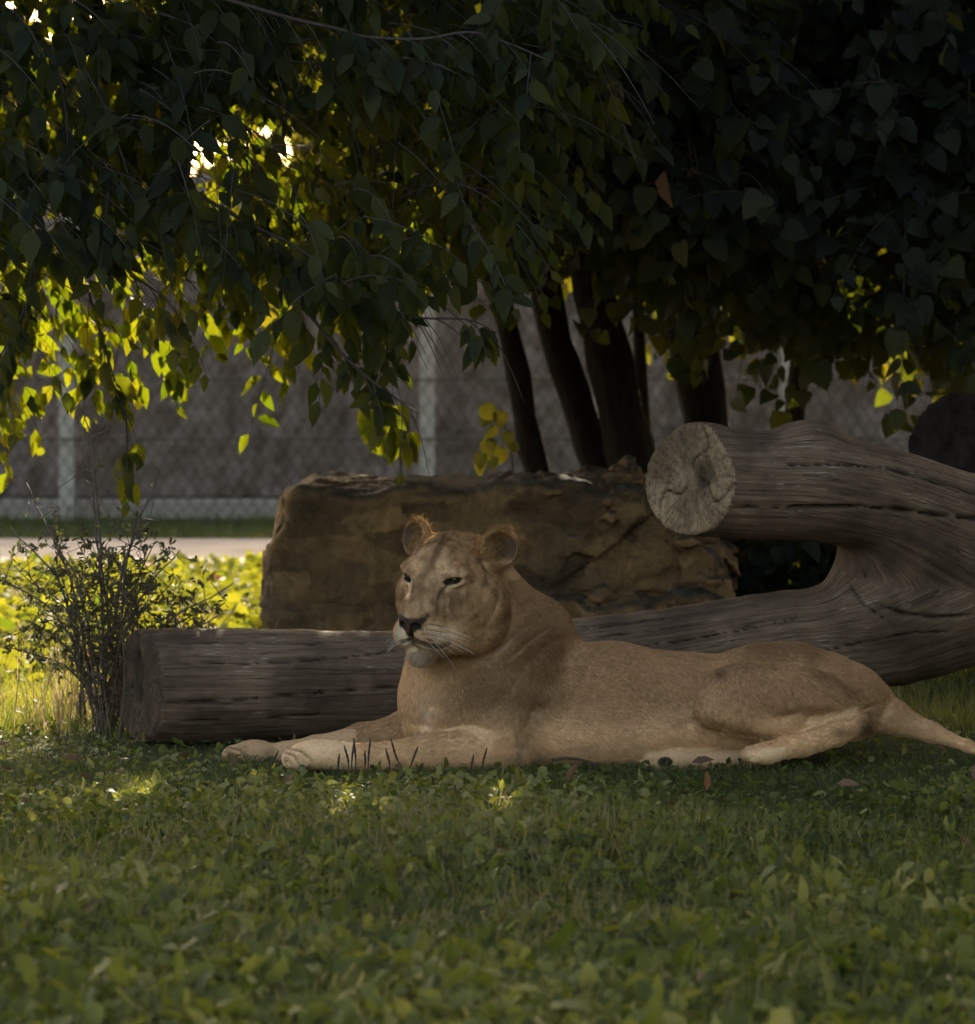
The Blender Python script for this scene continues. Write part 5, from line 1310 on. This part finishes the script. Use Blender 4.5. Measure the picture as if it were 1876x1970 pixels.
# ------------------------------------------------------------------ lawn
def in_view_x(y, margin): return .1185 * y + margin
def scatter(n, y0, y1, margin, power=1.0):
    y = y0 + (y1 - y0) * rng.random(n) ** power; x = (rng.random(n) * 2 - 1) * in_view_x(y, margin)
    return x, y
def clump(x, y, seed, s=2.2): return fbm(np.stack([x * s, y * s, 0 * x], -1), 3, seed)
LIONBOX = lambda x, y: (x > -.62) & (x < .98) & (y > 11.84) & (y < 12.25)
def lawn():
    # broad leaves of the ground cover
    kinds = [(T_round, 32000, .015, .034, .7), (T_heartlo, 14000, .015, .036, .75), (T_lance, 15000, .034, .05, .45), (T_lobe, 12000, .036, .05, .55)]
    for ki, (T, n, s0, s1, flat) in enumerate(kinds):
        n = int(n * 1.22); x, y = scatter(n, 7.0, 13.6, 1.0)
        cl = clump(x, y, 200 + ki * 7)
        keep = (rng.random(n) < np.clip(.55 + 1.3 * cl, .1, 1)) & ~((y > 11.55) & (rng.random(n) > .5)) & ~LIONBOX(x, y)
        x, y = x[keep], y[keep]; n = len(x)
        near = sstep(11.0, 11.6, y); h = .012 + .045 * rng.random(n) ** 1.3 * (1 - .75 * near)
        th = rng.random(n) * 2 * np.pi; el = rng.normal(size=n) * .45 + .35
        a = np.stack([np.cos(th) * np.cos(el), np.sin(th) * np.cos(el), np.sin(el)], -1)
        nr = norm(np.array([0, -.25, 1.0]) * flat + .45 * rng.normal(size=(n, 3)))
        p = np.stack([x, y, gz(x, y) + h], -1); s = (s0 + s1 * rng.random(n) ** 1.5) * np.interp(y, [7.5, 9, 10.5, 11.3, 11.8], [1.15, .92, .72, .6, .5])
        tint = np.clip(.45 + .22 * sstep(10.2, 11.2, y) + 1.0 * clump(x, y, 230, 1.1) + .3 * rng.normal(size=n), 0, 1)  # leaves before the lioness tinted lighter to make up for missing light
        o = leaf_stuff('ground_cover', T, p, frames(a, nr), s, tint, M_cover)
        tag(o, ('low round leaved clover and plantain covering the shaded lawn', 'heart shaped weed leaves spread through the shaded lawn', 'narrow plantain leaves spread through the shaded lawn', 'lobed dandelion leaves spread through the shaded lawn')[ki], 'ground cover', 'plants of the shaded lawn')
    # grass blades near
    def blades(name, label, n, y0, y1, margin, L0, L1, wid, tintc, avoid=True, power=1.0, dens=None):
        x, y = scatter(n, y0, y1, margin, power)
        keep = np.ones(n, bool)
        if avoid: keep &= ~LIONBOX(x, y)
        if dens is not None: keep &= rng.random(n) < dens(x, y)
        x, y = x[keep], y[keep]; n = len(x)
        a = norm(np.stack([.55 * rng.normal(size=n), .5 * rng.normal(size=n), np.ones(n)], -1)); nr = norm(np.stack([rng.normal(size=n), rng.normal(size=n) - .4, .2 * rng.normal(size=n)], -1))
        tv, tf = T_blade; tv = tv * np.array([wid / .018, 1, wid / .018]); 
        p = np.stack([x, y, gz(x, y) - .004], -1); L = (L0 + L1 * rng.random(n) ** 1.5) * np.where(y < 12.6, np.interp(y, [10.3, 11.2], [1, .42]), 1)
        tint = np.clip(tintc + .6 * clump(x, y, 260, .9) + .25 * rng.normal(size=n), 0, 1)
        o = leaf_stuff(name, (tv, tf), p, frames(a, nr), L, tint, M_grass); tag(o, label, 'grass', 'grass of the enclosure')
    blades('lawn_grass', 'green grass blades among the weeds of the shaded lawn', 185000, 7.0, 14.5, 1.05, .035, .075, .020, .55)
    blades('lawn_grass', 'fine grass around the paws and under the lioness', 26000, 11.2, 12.05, .3, .04, .06, .03, .38, True)
    blades('meadow_grass', 'grass of the sunlit strip between boulder and path', 60000, 14.3, 20.4, 1.2, .025, .05, .04, .6, False)
    blades('verge_grass', 'tall green verge grass between path and wall', 30000, 22.3, 24.1, 1.8, .03, .06, .05, .35, False)
    # leaves of weeds in the sunlit strip, and fallen autumn leaves
    n = 16000; x, y = scatter(n, 14.3, 20.3, 1.0); a = norm(np.stack([rng.normal(size=n), rng.normal(size=n), .5 + .6 * rng.random(n)], -1)); nr = norm(np.array([0, 0, .8]) + .6 * rng.normal(size=(n, 3)))
    o = leaf_stuff('weed_leaves', T_heartlo, np.stack([x, y, gz(x, y) + .01 + .03 * rng.random(n)], -1), frames(a, nr), .03 + .05 * rng.random(n) ** 2, np.clip(.7 + .3 * rng.normal(size=n), 0, 1), M_weed); tag(o, 'weed leaves growing in the sunlit strip behind the log', 'ground cover', kind='stuff')
    n = 130; x, y = scatter(n, 13.4, 20.3, .8); a = norm(np.stack([rng.normal(size=n), rng.normal(size=n), .35 * rng.normal(size=n)], -1))
    o = leaf_stuff('fallen_leaves', T_heartlo, np.stack([x, y, gz(x, y) + .03 + .05 * rng.random(n)], -1), frames(a, np.array([0, 0, 1.0]) + .4 * rng.normal(size=(n, 3))), .03 + .035 * rng.random(n), rng.random(n),
                   leaf_material('fallen leaf', [(0, (.14, .06, .025)), (1, (.28, .15, .06))], [(0, (.4, .16, .05)), (1, (.6, .35, .1))], .35, .6, .2)); tag(o, 'orange fallen leaves scattered over the sunlit grass', 'leaf litter', kind='stuff')
    n = 220; x, y = scatter(n, 7.2, 12.2, .4); a = norm(np.stack([rng.normal(size=n), rng.normal(size=n), .35 * rng.normal(size=n)], -1)); k = ~LIONBOX(x, y); x, y, a = x[k], y[k], a[k]; n = len(x)
    o = leaf_stuff('leaf_litter', T_lance, np.stack([x, y, gz(x, y) + .025 + .02 * rng.random(n)], -1), frames(a, np.array([0, 0, 1.0]) + .5 * rng.normal(size=(n, 3))), .03 + .04 * rng.random(n), rng.random(n), leaf_material('litter', [(0, (.07, .04, .025)), (1, (.15, .09, .05))], [(0, (.1, .05, .02)), (1, (.2, .1, .05))], .15, .7)); tag(o, 'brown leaf litter lying between the weeds of the lawn', 'leaf litter', kind='stuff')
    # tall weed by the path
    for u, v0, hgt in ((440, 1095, .16), (470, 1098, .10), (415, 1100, .10)):
        pass
lawn()

# ------------------------------------------------------------------ plantain seed stalks by the paws, dead leaf, fallen twig
def stalk(u, v0, v1, lean, D):
    a = P(u, v0, D); a[2] = max(float(gz(a[0], a[1])), 0) ; b_ = P(u + lean, v1, D); t = np.linspace(0, 1, 14)
    mid = (a + b_) / 2 + np.array([.004 * rng.normal(), .004 * rng.normal(), 0]); c = spline([a, mid, b_], 14)
    r = np.where(t < .42, .0014, .0030 * np.sin(np.clip((t - .42) / .58, .06, .96) * np.pi) ** .35)
    b = MB(); b.tube(c, r * (1 + .22 * (np.arange(14) % 2)), 7); return b
sts = [(668, 1475, 1434, -6, 'shortest dark seed stalk rising against the near forepaw'), (676, 1472, 1422, 6, 'leaning dark seed stalk at the wrist of the near foreleg'), (683, 1466, 1420, -3, 'upright dark seed stalk just behind the near wrist'), (712, 1470, 1420, 1, 'straight dark seed stalk standing between two stubby ones'),
       (700, 1472, 1444, 2, 'stubby dark seed stalk low before the foreleg'), (790, 1480, 1421, -38, 'long bent seed stalk leaning left across the foreleg'), (752, 1476, 1440, -10, 'short seed stalk tilted left under the long bent one'), (782, 1478, 1436, 22, 'slanting seed stalk leaning right beside the long bent one'),
       (512, 1470, 1444, 24, 'thin stalk leaning over the tip of the far paw'), (925, 1478, 1438, 12, 'dark stalk leaning right before the near shoulder'), (905, 1476, 1452, 6, 'small dark stalk below the near elbow'), (655, 1474, 1450, -2, 'tiny dark stalk at the tip of the near paw')]
for u, v0, v1, ln, lab in sts:
    o = stalk(u, v0, v1, ln, 11.62 + .04 * rng.normal()).build('seed_stalk', M_spike); tag(o, lab, 'seed stalk', 'plantain seed stalks by the forepaws')
b = MB()
for pl, r in (([(1062, 1462), (1090, 1459), (1118, 1462), (1148, 1472)], .0042), ([(1110, 1461), (1135, 1466), (1152, 1470)], .003), ([(1118, 1462), (1140, 1474), (1150, 1480)], .003)):
    b.tube(spline([P(u, v, 11.70) for u, v in pl], 14), r * (1 + .2 * rng.normal(size=14) * .5), 7)
o = b.build('fallen_twig', M_spike); tag(o, 'dark forked twig lying in the grass before the belly', 'twig')
me = make_mesh('dead_leaf', T_lance[0], T_lance[1], M_deadleaf)
o = bpy.data.objects.new('dead_leaf', me); COL.objects.link(o); Mx = np.eye(4); Mx[:3, :3] = frames(np.array([[.1, 0, 1.0]]), np.array([[.2, -1.0, 0]]))[0] * .05; Mx[:3, 3] = P(1360, 1520, 11.0); o.matrix_world = Matrix(Mx.tolist())
tag(o, 'reddish brown dead leaf standing upright in the lawn below the hind leg', 'dead leaf')
